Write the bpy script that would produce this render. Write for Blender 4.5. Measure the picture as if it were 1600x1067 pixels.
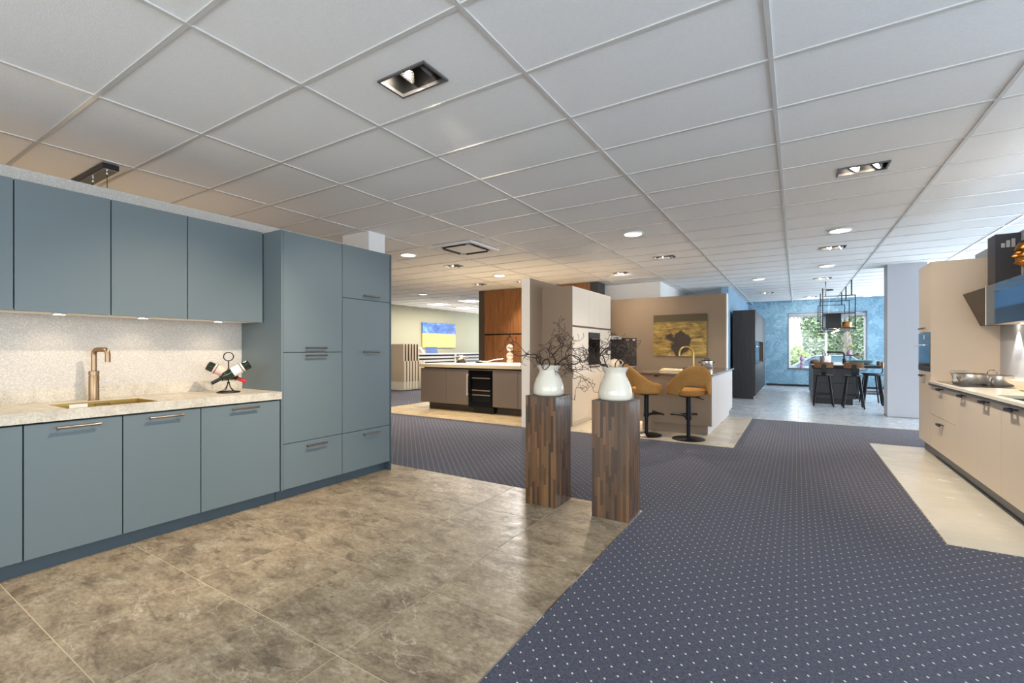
import bpy, bmesh, math, random
from math import pi, sin, cos, radians
from mathutils import Vector, Matrix

for o in list(bpy.data.objects):
    bpy.data.objects.remove(o, do_unlink=True)
scene = bpy.context.scene
COL = scene.collection
rnd = random.Random(7)

# ------------------------------------------------------------------ camera
HC, YAW = 1.27, 0.5557
CEIL = 2.834
cam_d = bpy.data.cameras.new('camera')
cam = bpy.data.objects.new('camera', cam_d)
COL.objects.link(cam)
cam.location = (0, 0, HC)
cam.rotation_euler = (pi / 2, 0, YAW)
cam_d.sensor_width = 36
cam_d.lens = 36 * 715.9 / 1600
cam_d.shift_y = 11.5 / 1600
cam_d.clip_start = 0.05
cam_d.clip_end = 300
scene.camera = cam

# ------------------------------------------------------------------ world, exposure, daylight
scene.view_settings.view_transform = 'Standard'
scene.view_settings.look = 'None'
scene.view_settings.gamma = 1
scene.view_settings.use_curve_mapping = False
scene.view_settings.exposure = 0.32

world = bpy.data.worlds.new('sky')
scene.world = world
world.use_nodes = True
wn = world.node_tree
wn.nodes['Background'].inputs[0].default_value = (0.80, 0.90, 1.0, 1)
wn.nodes['Background'].inputs[1].default_value = 3.0

def kelvin(k):
    return {2700: (1, .70, .40), 3000: (1, .78, .54), 3500: (1, .85, .67), 4000: (1, .91, .80),
            5000: (1, .96, .92), 6500: (.93, .96, 1), 8000: (.72, .85, 1), 9000: (.62, .80, 1)}[k]

def lamp(name, kind, loc, energy, color, aim=None, size=0.1, sy=None, angle=60, blend=.6, parent=None):
    d = bpy.data.lights.new(name, kind)
    d.energy = energy
    d.color = color
    if kind == 'AREA':
        d.shape = 'RECTANGLE' if sy else 'DISK'
        d.size = size
        if sy: d.size_y = sy
    elif kind == 'SPOT':
        d.shadow_soft_size = size
        d.spot_size = radians(angle)
        d.spot_blend = blend
    else:
        d.shadow_soft_size = size
    o = bpy.data.objects.new(name, d)
    COL.objects.link(o)
    o.location = loc
    if aim is not None:
        o.rotation_euler = (Vector(aim) - Vector(loc)).to_track_quat('-Z', 'Y').to_euler()
    return o

# daylight by the right shop windows and far windows; front and right middle are added
DAY = 1.0
lamp('daylight_right_front', 'AREA', (4.95, 0.4, 1.45), 165 * DAY, kelvin(9000), (0, 1.2, 1.8), 5.4, 2.3)
lamp('daylight_right_back', 'AREA', (4.95, 14.2, 1.45), 360 * DAY, kelvin(8000), (0, 12.6, 6.0), 6.2, 2.3)
lamp('ceiling_fill_right', 'AREA', (4.95, 5.55, 1.6), 45 * DAY, kelvin(8000), (0, 5.55, 4.2), 4.6, 2.0)  # added light over the partition to brighten the ceiling
lamp('front_fill', 'AREA', (.5, -2.95, 1.5), 48 * DAY, kelvin(6500), (-1.5, 6, 2.6), 5.0, 2.3)  # added fill from behind the camera, for faces turned towards it
lamp('daylight_far_window', 'AREA', (.83, 18.55, 1.55), 15 * DAY, kelvin(8000), (.6, 10, 0.6), 2.0, 1.75)
lamp('daylight_far_left', 'AREA', (-9.4, 18.1, 1.5), 170 * DAY, kelvin(6500), (-9.0, 10, 5.0), 4.4, 2.2)

# ------------------------------------------------------------------ materials
def lin(c):
    return tuple(((v / 255) / 12.92 if v / 255 <= .04045 else ((v / 255 + .055) / 1.055) ** 2.4) for v in c)

class NT:
    def __init__(s, name):
        s.m = bpy.data.materials.new(name)
        s.m.use_nodes = True
        s.t = s.m.node_tree
        s.n = s.t.nodes
        s.b = s.n['Principled BSDF']
    def add(s, t, **k):
        n = s.n.new(t)
        for a, v in k.items(): setattr(n, a, v)
        return n
    def link(s, a, b): s.t.links.new(a, b)
    def pos(s, scale=(1, 1, 1), rot=(0, 0, 0), kind='pos'):
        if kind == 'pos': out = s.add('ShaderNodeNewGeometry').outputs['Position']
        else: out = s.add('ShaderNodeTexCoord').outputs[kind]
        mp = s.add('ShaderNodeMapping')
        mp.inputs['Scale'].default_value = scale
        mp.inputs['Rotation'].default_value = rot
        s.link(out, mp.inputs['Vector'])
        return mp.outputs[0]
    def noise(s, vec, scale, detail=3, rough=.5, dist=0):
        n = s.add('ShaderNodeTexNoise')
        n.inputs['Scale'].default_value = scale
        n.inputs['Detail'].default_value = detail
        n.inputs['Roughness'].default_value = rough
        n.inputs['Distortion'].default_value = dist
        if vec is not None: s.link(vec, n.inputs['Vector'])
        return n.outputs['Fac']
    def ramp(s, fac, stops, interp='LINEAR'):
        r = s.add('ShaderNodeValToRGB')
        r.color_ramp.interpolation = interp
        e = r.color_ramp.elements
        while len(e) < len(stops): e.new(.5)
        for el, (p, c) in zip(e, stops):
            el.position = p
            el.color = (*c, 1) if len(c) == 3 else c
        s.link(fac, r.inputs[0])
        return r.outputs[0]
    def mix(s, fac, a, b, mode='MIX'):
        n = s.add('ShaderNodeMix', data_type='RGBA', blend_type=mode)
        for idx, v in ((0, fac), (6, a), (7, b)):
            if isinstance(v, (int, float)): n.inputs[idx].default_value = v
            elif isinstance(v, tuple): n.inputs[idx].default_value = (*v, 1)
            else: s.link(v, n.inputs[idx])
        return n.outputs[2]
    def math(s, op, a, b=None):
        n = s.add('ShaderNodeMath', operation=op)
        for i, v in enumerate((a, b)):
            if v is None: continue
            if isinstance(v, (int, float)): n.inputs[i].default_value = v
            else: s.link(v, n.inputs[i])
        return n.outputs[0]
    def bump(s, h, strength=.2, dist=.01):
        b = s.add('ShaderNodeBump')
        b.inputs['Strength'].default_value = strength
        b.inputs['Distance'].default_value = dist
        s.link(h, b.inputs['Height'])
        s.link(b.outputs[0], s.b.inputs['Normal'])
    def col(s, c):
        if isinstance(c, tuple): s.b.inputs['Base Color'].default_value = (*c, 1)
        else: s.link(c, s.b.inputs['Base Color'])
    def set(s, rough=.5, metal=0, spec=None, **k):
        s.b.inputs['Roughness'].default_value = rough
        s.b.inputs['Metallic'].default_value = metal
        if spec is not None: s.b.inputs['Specular IOR Level'].default_value = spec
        for a, v in k.items(): s.b.inputs[a].default_value = v
        return s.m

def plain(name, rgb, rough=.5, metal=0, spec=.5, var=.06, scale=6, bump=0, **k):
    t = NT(name)
    c = lin(rgb)
    v = t.noise(t.pos(kind='Object'), scale, 3)
    t.col(t.mix(v, tuple(x * (1 - var) for x in c), tuple(min(1, x * (1 + var)) for x in c)))
    if bump: t.bump(t.noise(t.pos(kind='Object'), 220, 2), bump, .002)
    return t.set(rough, metal, spec, **k)

def emit(name, color, strength):
    t = NT(name)
    t.col((.9, .9, .9))
    t.b.inputs['Emission Color'].default_value = (*color, 1)
    t.b.inputs['Emission Strength'].default_value = strength
    return t.set(.4)

M = {}
M['teal'] = plain('teal_lacquer', (98, 108, 109), .42, spec=.35, var=.015)
M['teal_dark'] = plain('teal_plinth', (66, 77, 83), .45, spec=.35, var=.02)
M['gap'] = plain('shadow_gap', (12, 13, 14), .8)
M['bronze'] = plain('antique_bronze', (150, 122, 92), .32, .95, var=.12, scale=40)
M['brass'] = plain('brushed_brass', (190, 160, 92), .3, .9, var=.08, scale=30)
M['steel'] = plain('brushed_steel', (222, 218, 212), .22, .85, var=.05, scale=30)
M['satin'] = plain('satin_aluminium', (214, 204, 190), .4, .3, var=.03)
M['chrome'] = plain('chrome', (215, 215, 218), .08, 1.0, var=.01)
M['blackmetal'] = plain('black_metal', (24, 24, 27), .42, .4, var=.1)
M['iron'] = plain('wrought_iron', (52, 47, 43), .5, .6, var=.15, scale=30)
M['blackglass'] = plain('black_glass', (8, 8, 9), .06, 0, .5, var=.05)
M['black'] = plain('black_plastic', (14, 14, 15), .4, var=.1)
M['white'] = plain('white_paint', (228, 226, 222), .55, var=.012)
M['whitecool'] = plain('white_plaster', (184, 185, 190), .8, var=.02, scale=3)
M['cream'] = plain('cream_matt_front', (232, 222, 206), .5, spec=.3, var=.012)
M['greywhite'] = plain('soft_white_front', (216, 210, 206), .5, spec=.3, var=.012)
M['taupe'] = plain('taupe_wall_panel', (146, 128, 109), .6, spec=.3, var=.02)
M['taupe_lt'] = plain('pale_wall_end', (245, 236, 222), .6, var=.02)
M['brown'] = plain('taupe_brown_lacquer', (122, 110, 100), .4, spec=.4, var=.02)
M['hoodbrown'] = plain('umber_hood_metal', (74, 60, 47), .45, var=.03)
M['handle'] = plain('knurled_bronze_handle', (140, 124, 112), .3, .9, var=.1, scale=60)
M['browndark'] = plain('umber_side_panel', (82, 72, 62), .5, var=.03)
M['anthr'] = plain('anthracite_panel', (52, 52, 56), .5, var=.03)
M['cashmere'] = plain('cashmere_front', (212, 196, 176), .48, spec=.35, var=.012)
M['greyrail'] = plain('grey_grip_rail', (100, 98, 98), .4, .2)
M['quartz'] = plain('cream_quartz', (235, 226, 208), .2, var=.03, scale=20)
M['sandtop'] = plain('sand_worktop', (214, 198, 168), .35, var=.05, scale=20)
M['taupetop'] = plain('dark_taupe_worktop', (92, 82, 74), .12, var=.05)
M['ceramic'] = plain('glazed_white_ceramic', (234, 224, 203), .06, var=.02, **{'Coat Weight': .4})
M['ceramic_cream'] = plain('cream_ceramic', (232, 222, 196), .3, var=.03)
M['green_glass'] = plain('dark_green_bottle', (22, 34, 14), .06, var=.2, spec=.6)
M['label'] = plain('paper_label', (224, 214, 196), .7, var=.04)
M['labelpink'] = plain('pink_label', (222, 178, 160), .7, var=.2, scale=60)
M['redcap'] = plain('red_capsule', (190, 24, 34), .35)
M['twig'] = plain('hazel_bark', (58, 42, 34), .75, var=.3, scale=30)
M['green_wall'] = plain('sage_green_wall', (170, 168, 146), .8, var=.02, scale=2)
M['blind'] = plain('roller_blind', (150, 156, 165), .7)
M['frame_white'] = plain('white_window_frame', (225, 228, 232), .4)
M['bronzebust'] = plain('patinated_bronze', (150, 98, 42), .3, .85, var=.25, scale=18)
M['gold'] = plain('gold_glaze', (150, 118, 48), .25, .8, var=.2)
M['beigeboard'] = plain('beige_sample_tile', (206, 186, 160), .6, var=.05)
M['brownboard'] = plain('brown_sample_tile', (150, 118, 84), .6, var=.08)
M['ivory'] = plain('ivory_lacquer', (236, 228, 208), .5, var=.02)
M['bluesample'] = plain('blue_sample_tiles', (70, 96, 150), .4, var=.15, scale=10)
M['tagwhite'] = plain('white_tag', (240, 238, 230), .5)
M['mauve'] = plain('mauve_glass', (170, 140, 165), .25, var=.1)
M['aqua'] = plain('aqua_ceramic', (150, 196, 200), .3, var=.06)
M['flower'] = plain('yellow_petals', (210, 196, 40), .6, var=.2, scale=30)
M['leafsmall'] = plain('green_leaf_small', (110, 150, 50), .6, var=.2)
M['rustwood'] = plain('tray_wood', (96, 66, 50), .5, var=.15)
M['shelfdark'] = plain('shelf_black', (20, 21, 24), .35)
M['wood_in'] = plain('warm_niche_wood', (100, 74, 60), .5, var=.1)
M['asphalt'] = plain('asphalt', (120, 118, 114), .9, var=.1, scale=3)
M['carpaint'] = plain('silver_car_paint', (205, 214, 220), .25, .3, var=.01)
M['carglass'] = plain('car_glass', (130, 162, 176), .08, 0, .6)  # pale blue colour stands in for sky reflected in the glass
M['rubber'] = plain('tyre_rubber', (22, 22, 22), .8)
M['bark'] = plain('tree_bark', (176, 168, 156), .9, var=.3, scale=20)
M['amber'] = plain('amber_glass', (150, 100, 40), .2, .2, var=.3, scale=40)
M['cloth'] = plain('cream_linen', (232, 212, 168), .8, var=.06, scale=30)
M['lamp_on'] = emit('lamp_lit', (1, .88, .70), 22)
M['lamp_soft'] = emit('led_disc_lit', (1, .90, .74), 7)
M['lamp_soft_cool'] = emit('led_disc_neutral', (1, .96, .90), 2.2)
M['bulb'] = emit('pendant_bulb', (1, .74, .42), 16)

def m_fabric():
    t = NT('mustard_weave')
    v = t.pos(kind='Object')
    n = t.noise(v, 150, 2)
    t.col(t.ramp(n, [(.3, lin((152, 108, 56))), (.7, lin((200, 150, 88)))]))
    t.bump(n, .35, .003)
    return t.set(.9, 0, .1)
M['mustard'] = m_fabric()

def m_walnut(name, a, b, axis='Z', sc=1.0, rough=.4):
    t = NT(name)
    s = {'Z': (14, 14, .7), 'X': (.7, 14, 14)}[axis]
    v = t.pos(tuple(k * sc for k in s))
    n = t.noise(v, 2.2, 6, .62, .6)
    n2 = t.noise(v, 9, 3, .6)
    c = t.ramp(n, [(.28, lin(a)), (.72, lin(b))])
    t.col(t.mix(t.math('MULTIPLY', n2, .35), c, tuple(x * .45 for x in lin(a))))
    return t.set(rough, 0, .4)
M['walnut'] = m_walnut('walnut_veneer', (118, 78, 48), (174, 120, 74))
M['darkoak'] = m_walnut('dark_stained_oak', (44, 42, 44), (66, 62, 62))
M['stoolwood'] = m_walnut('rustic_backrest_wood', (86, 56, 32), (160, 112, 66), 'X', 2)

def m_strip():
    t = NT('reclaimed_wood_strip')
    info = t.add('ShaderNodeObjectInfo')
    v = t.pos((40, 40, 3))
    n = t.noise(v, 2.5, 5, .65, .3)
    base = t.mix(n, (.62, .60, .58), (1.15, 1.12, 1.08))
    t.col(t.mix(1.0, base, info.outputs['Color'], 'MULTIPLY'))
    return t.set(.35, 0, .5, **{'Coat Weight': .7, 'Coat Roughness': .10, 'Coat IOR': 1.6})
M['strip'] = m_strip()

def m_stone(name, light, dark, vein, scale=1.0, amt=.5, rough=.35, fine=.3):
    t = NT(name)
    info = t.add('ShaderNodeObjectInfo')
    p = t.add('ShaderNodeNewGeometry').outputs['Position']
    off = t.add('ShaderNodeVectorMath', operation='SCALE')
    cmb = t.add('ShaderNodeCombineXYZ')
    t.link(info.outputs['Random'], cmb.inputs[0])
    t.link(info.outputs['Random'], cmb.inputs[1])
    t.link(cmb.outputs[0], off.inputs[0])
    off.inputs['Scale'].default_value = 13
    ad = t.add('ShaderNodeVectorMath', operation='ADD')
    t.link(p, ad.inputs[0]); t.link(off.outputs[0], ad.inputs[1])
    mp = t.add('ShaderNodeMapping')
    mp.inputs['Rotation'].default_value = (0, 0, .25)
    mp.inputs['Scale'].default_value = (.75, 1.3, 1)
    t.link(ad.outputs[0], mp.inputs[0])
    v = mp.outputs[0]
    n1 = t.noise(v, 2.6 * scale, 10, .72, .4)
    n2 = t.noise(v, 5.5 * scale, 8, .68, .6)
    n3 = t.noise(v, 34 * scale, 6, .75, .3)
    L, D = lin(light), lin(dark)
    c = t.ramp(n1, [(.34, D), (.54, L), (.72, tuple(min(1, x * 1.12) for x in L))])
    blot = t.ramp(n2, [(.54, (0, 0, 0)), (.62, (1, 1, 1))])
    c = t.mix(t.math('MULTIPLY', blot, amt * .8), c, tuple(x * .70 for x in D))
    pale = t.ramp(n2, [(.36, (1, 1, 1)), (.45, (0, 0, 0))])
    c = t.mix(t.math('MULTIPLY', pale, amt * .5), c, lin(vein))
    spk = t.ramp(n3, [(.34, (1.0, 1.0, 1.0)), (.5, (.5, .5, .5)), (.66, (0, 0, 0))])
    c = t.mix(fine * 1.6, c, spk, 'SOFT_LIGHT')
    vo = t.add('ShaderNodeTexVoronoi', feature='DISTANCE_TO_EDGE')
    vo.inputs['Scale'].default_value = 3.2 * scale
    nv = t.add('ShaderNodeTexNoise'); nv.inputs['Scale'].default_value = 5 * scale; nv.inputs['Detail'].default_value = 6
    t.link(v, nv.inputs['Vector'])
    mv = t.mix(.35, v, nv.outputs['Color'], 'ADD')
    t.link(mv, vo.inputs['Vector'])
    vm = t.ramp(vo.outputs['Distance'], [(0, (1, 1, 1)), (.018, (0, 0, 0))])
    keep = t.ramp(t.noise(v, 2.2 * scale, 3), [(.48, (0, 0, 0)), (.58, (1, 1, 1))])
    c = t.mix(t.math('MULTIPLY', t.math('MULTIPLY', vm, keep), amt), c, lin(vein))
    t.col(c)
    t.link(t.ramp(n2, [(.3, (rough * .8,) * 3), (.7, (rough * 1.3,) * 3)]), t.b.inputs['Roughness'])
    t.b.inputs['Specular IOR Level'].default_value = .4
    return t.m
M['stone'] = m_stone('grey_brown_stone_tile', (164, 145, 118), (122, 105, 84), (206, 192, 166), 1.3, .8, .36, .30)
M['creamtile'] = m_stone('cream_floor_tile', (206, 198, 181), (200, 191, 172), (210, 204, 190), .8, .04, .22, .03)
M['greytile'] = m_stone('pale_concrete_tile', (212, 202, 184), (190, 180, 162), (224, 216, 200), .9, .15, .3, .12)
M['whitetile'] = m_stone('white_marbled_tile', (182, 188, 193), (176, 182, 187), (188, 193, 198), .7, .06, .26, .06)
M['oaktile'] = m_stone('sand_floor_tile', (206, 184, 146), (172, 150, 114), (214, 196, 162), 1.2, .4, .4, .2)
M['grout'] = plain('pale_grout', (222, 204, 168), .8)
M['worktop'] = m_stone('beige_concrete_worktop', (190, 180, 162), (170, 158, 140), (202, 194, 180), 2.5, .3, .4, .25)

def m_blackmarble():
    t = NT('black_marble')
    v = t.pos()
    vo = t.add('ShaderNodeTexVoronoi', feature='DISTANCE_TO_EDGE')
    vo.inputs['Scale'].default_value = 9
    nv = t.add('ShaderNodeTexNoise'); nv.inputs['Scale'].default_value = 8; nv.inputs['Detail'].default_value = 4
    t.link(v, nv.inputs['Vector'])
    t.link(t.mix(.4, v, nv.outputs['Color'], 'ADD'), vo.inputs['Vector'])
    vm = t.ramp(vo.outputs['Distance'], [(0, (.5, .48, .46)), (.03, (.02, .02, .022))])
    t.col(t.mix(t.noise(v, 5, 2), vm, (.035, .035, .04)))
    return t.set(.25)
M['marble'] = m_blackmarble()

def m_carpet():
    t = NT('navy_dotted_carpet')
    p = t.add('ShaderNodeNewGeometry').outputs['Position']
    sep = t.add('ShaderNodeSeparateXYZ')
    t.link(p, sep.inputs[0])
    P = .0785
    a = t.math('DIVIDE', t.math('ADD', sep.outputs[0], sep.outputs[1]), P)
    b = t.math('DIVIDE', t.math('SUBTRACT', sep.outputs[0], sep.outputs[1]), P)
    fa = t.math('ABSOLUTE', t.math('SUBTRACT', t.math('FRACT', a), .5))
    fb = t.math('ABSOLUTE', t.math('SUBTRACT', t.math('FRACT', b), .5))
    d = t.math('ADD', t.math('POWER', t.math('DIVIDE', fa, .066), 2.0), t.math('POWER', t.math('DIVIDE', fb, .105), 2.0))
    dot = t.math('LESS_THAN', d, 1.0)
    v = t.pos()
    n = t.mix(.45, t.noise(v, 230, 3, .8), t.noise(v, 70, 4, .8))
    n = t.ramp(n, [(.34, (0, 0, 0)), (.66, (1, 1, 1))])
    big = t.noise(v, 1.3, 3)
    base = t.ramp(n, [(.3, lin((49, 49, 61))), (.7, lin((92, 92, 107)))])
    base = t.mix(t.math('MULTIPLY', big, .25), base, lin((66, 60, 68)))
    t.col(t.mix(dot, base, lin((222, 216, 198))))
    t.bump(n, .5, .004)
    return t.set(.95, 0, .1, **{'Sheen Weight': .15})
M['carpet'] = m_carpet()

def m_ceiltile():
    t = NT('mineral_fibre_tile')
    v = t.pos()
    n = t.noise(v, 190, 2, .6)
    n2 = t.noise(v, 60, 2, .6)
    t.col(t.mix(n2, lin((232, 232, 230)), lin((242, 242, 240))))
    t.bump(n, .35, .004)
    return t.set(.95, 0, .1)
M['ceiltile'] = m_ceiltile()
M['tbar'] = plain('ceiling_t_bar', (206, 203, 198), .35)

def m_fleck():
    t = NT('flecked_vinyl_wallpaper')
    v = t.pos((1, 1, 1))
    n = t.noise(v, 120, 1.5, .5, 2.0)
    f = t.ramp(n, [(.53, (0, 0, 0)), (.58, (1, 1, 1))])
    t.col(t.mix(f, lin((178, 170, 160)), lin((205, 198, 186))))
    return t.set(.7, 0, .3)
M['fleck'] = m_fleck()

def m_bluepaper(name, a, b):
    t = NT(name)
    v = t.pos()
    nd = t.add('ShaderNodeTexNoise'); nd.inputs['Scale'].default_value = 3.0; nd.inputs['Detail'].default_value = 3
    t.link(v, nd.inputs['Vector'])
    vv = t.mix(.35, v, nd.outputs['Color'], 'ADD')
    vo = t.add('ShaderNodeTexVoronoi', feature='F1')
    vo.inputs['Scale'].default_value = 3.4
    t.link(vv, vo.inputs['Vector'])
    s = t.math('SINE', t.math('MULTIPLY', vo.outputs['Distance'], 34))
    r = t.ramp(s, [(.35, (0, 0, 0)), (.62, (1, 1, 1))])
    blot = t.ramp(t.noise(v, 3.2, 3, .6, .8), [(.48, (0, 0, 0)), (.56, (1, 1, 1))])
    k = t.math('ADD', t.math('MULTIPLY', r, .5), t.math('MULTIPLY', blot, .45))
    t.col(t.mix(k, lin(a), lin(b)))
    return t.set(.6, 0, .3)
M['bluepaper'] = m_bluepaper('blue_leaf_wallpaper', (102, 138, 158), (136, 168, 186))
M['bluepaper2'] = m_bluepaper('blue_side_wallpaper', (128, 160, 184), (142, 172, 194))

def m_mirrorblue():
    t = NT('glass_painted_blue_reflection')
    t.col(lin((66, 100, 128)))  # blue base colour paints in the reflection of the blue wall
    return t.set(.05, .85, .6)
M['blue_reflection_glass'] = m_mirrorblue()

def m_glass():
    t = NT('window_glass')
    t.col((1, 1, 1))
    mixs = t.add('ShaderNodeMixShader')
    tr = t.add('ShaderNodeBsdfTransparent')
    gl = t.add('ShaderNodeBsdfGlossy'); gl.inputs['Roughness'].default_value = .02
    fr = t.add('ShaderNodeFresnel'); fr.inputs[0].default_value = 1.45
    t.link(fr.outputs[0], mixs.inputs[0]); t.link(tr.outputs[0], mixs.inputs[1]); t.link(gl.outputs[0], mixs.inputs[2])
    t.link(mixs.outputs[0], t.n['Material Output'].inputs['Surface'])
    return t.m
M['glass'] = m_glass()

def m_clearglass():
    t = NT('clear_glass')
    t.col((1, 1, 1))
    mixs = t.add('ShaderNodeMixShader')
    tr = t.add('ShaderNodeBsdfTransparent'); tr.inputs[0].default_value = (.97, .97, .96, 1)
    gl = t.add('ShaderNodeBsdfGlossy'); gl.inputs['Roughness'].default_value = .03
    lw = t.add('ShaderNodeLayerWeight'); lw.inputs[0].default_value = .25
    t.link(lw.outputs['Fresnel'], mixs.inputs[0]); t.link(tr.outputs[0], mixs.inputs[1]); t.link(gl.outputs[0], mixs.inputs[2])
    t.link(mixs.outputs[0], t.n['Material Output'].inputs['Surface'])
    return t.m
M['clear'] = m_clearglass()
def m_crystal():
    t = NT('whitened_crystal')
    t.col((.92, .90, .86))  # whiteness stands in for the bright highlights of clear glass
    mixs = t.add('ShaderNodeMixShader'); mixs.inputs[0].default_value = .62
    tr = t.add('ShaderNodeBsdfTransparent'); tr.inputs[0].default_value = (.96, .95, .93, 1)
    t.set(.06, 0, .9)
    t.link(t.b.outputs[0], mixs.inputs[1]); t.link(tr.outputs[0], mixs.inputs[2])
    t.link(mixs.outputs[0], t.n['Material Output'].inputs['Surface'])
    return t.m
M['crystal'] = m_crystal()

def m_leaf(name, a, b):
    t = NT(name)
    info = t.add('ShaderNodeObjectInfo')
    n = t.noise(t.pos(), 5, 4, .7)
    t.col(t.ramp(n, [(.3, lin(a)), (.7, lin(b))]))
    t.b.inputs['Subsurface Weight'].default_value = 0
    return t.set(.6, 0, .3)
M['leaf1'] = m_leaf('ivy_leaves', (110, 140, 100), (214, 228, 190))
M['leaf2'] = m_leaf('bright_leaves', (130, 160, 84), (222, 236, 150))
M['leaf3'] = m_leaf('dry_leaves', (150, 134, 112), (228, 214, 192))

def m_art_ochre():
    t = NT('ochre_abstract_canvas')
    v = t.pos((1, 1, 1), kind='Generated')
    n = t.noise(t.pos((1, 1, 3), kind='Generated'), 5, 6, .6, .8)
    c = t.ramp(n, [(.25, lin((52, 38, 16))), (.5, lin((150, 122, 54))), (.75, lin((206, 178, 96)))])
    sep = t.add('ShaderNodeSeparateXYZ'); t.link(v, sep.inputs[0])
    top = t.ramp(sep.outputs[2], [(.78, (0, 0, 0)), (.84, (1, 1, 1))])
    c = t.mix(top, c, lin((78, 66, 36)))
    blob = t.noise(t.pos((1.3, 1, 1), kind='Generated'), 2.6, 2, .5, .3)
    dx = t.math('ABSOLUTE', t.math('SUBTRACT', sep.outputs[0], .5))
    dz = t.math('ABSOLUTE', t.math('SUBTRACT', sep.outputs[2], .42))
    rad = t.math('ADD', t.math('MULTIPLY', dx, 1.2), t.math('MULTIPLY', dz, 1.1))
    k = t.math('SUBTRACT', t.math('MULTIPLY', blob, 1.1), rad)
    kk = t.ramp(k, [(.16, (0, 0, 0)), (.22, (1, 1, 1))])
    t.col(t.mix(kk, c, t.mix(n, lin((26, 18, 12)), lin((70, 52, 30)))))
    return t.set(.5)
M['art_ochre'] = m_art_ochre()

def m_art_field():
    t = NT('blue_yellow_abstract_canvas')
    v = t.pos(kind='Generated')
    sep = t.add('ShaderNodeSeparateXYZ'); t.link(v, sep.inputs[0])
    n = t.noise(v, 4.5, 6, .65, .6)
    n2 = t.noise(t.pos((1, 2.4, 1), (.9, 0, 0), 'Generated'), 4, 5, .6, 1.2)
    blue = t.ramp(n, [(.3, lin((24, 46, 130))), (.55, lin((76, 126, 206))), (.75, lin((190, 212, 240)))])
    fld = t.ramp(n2, [(.3, lin((150, 168, 120))), (.42, lin((238, 206, 96))), (.58, lin((240, 190, 110))), (.7, lin((204, 128, 136)))])
    k = t.math('ADD', sep.outputs[2], t.math('MULTIPLY', n, .12))
    t.col(t.mix(t.ramp(k, [(.62, (0, 0, 0)), (.64, (1, 1, 1))]), fld, blue))
    return t.set(.5)
M['art_field'] = m_art_field()

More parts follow.
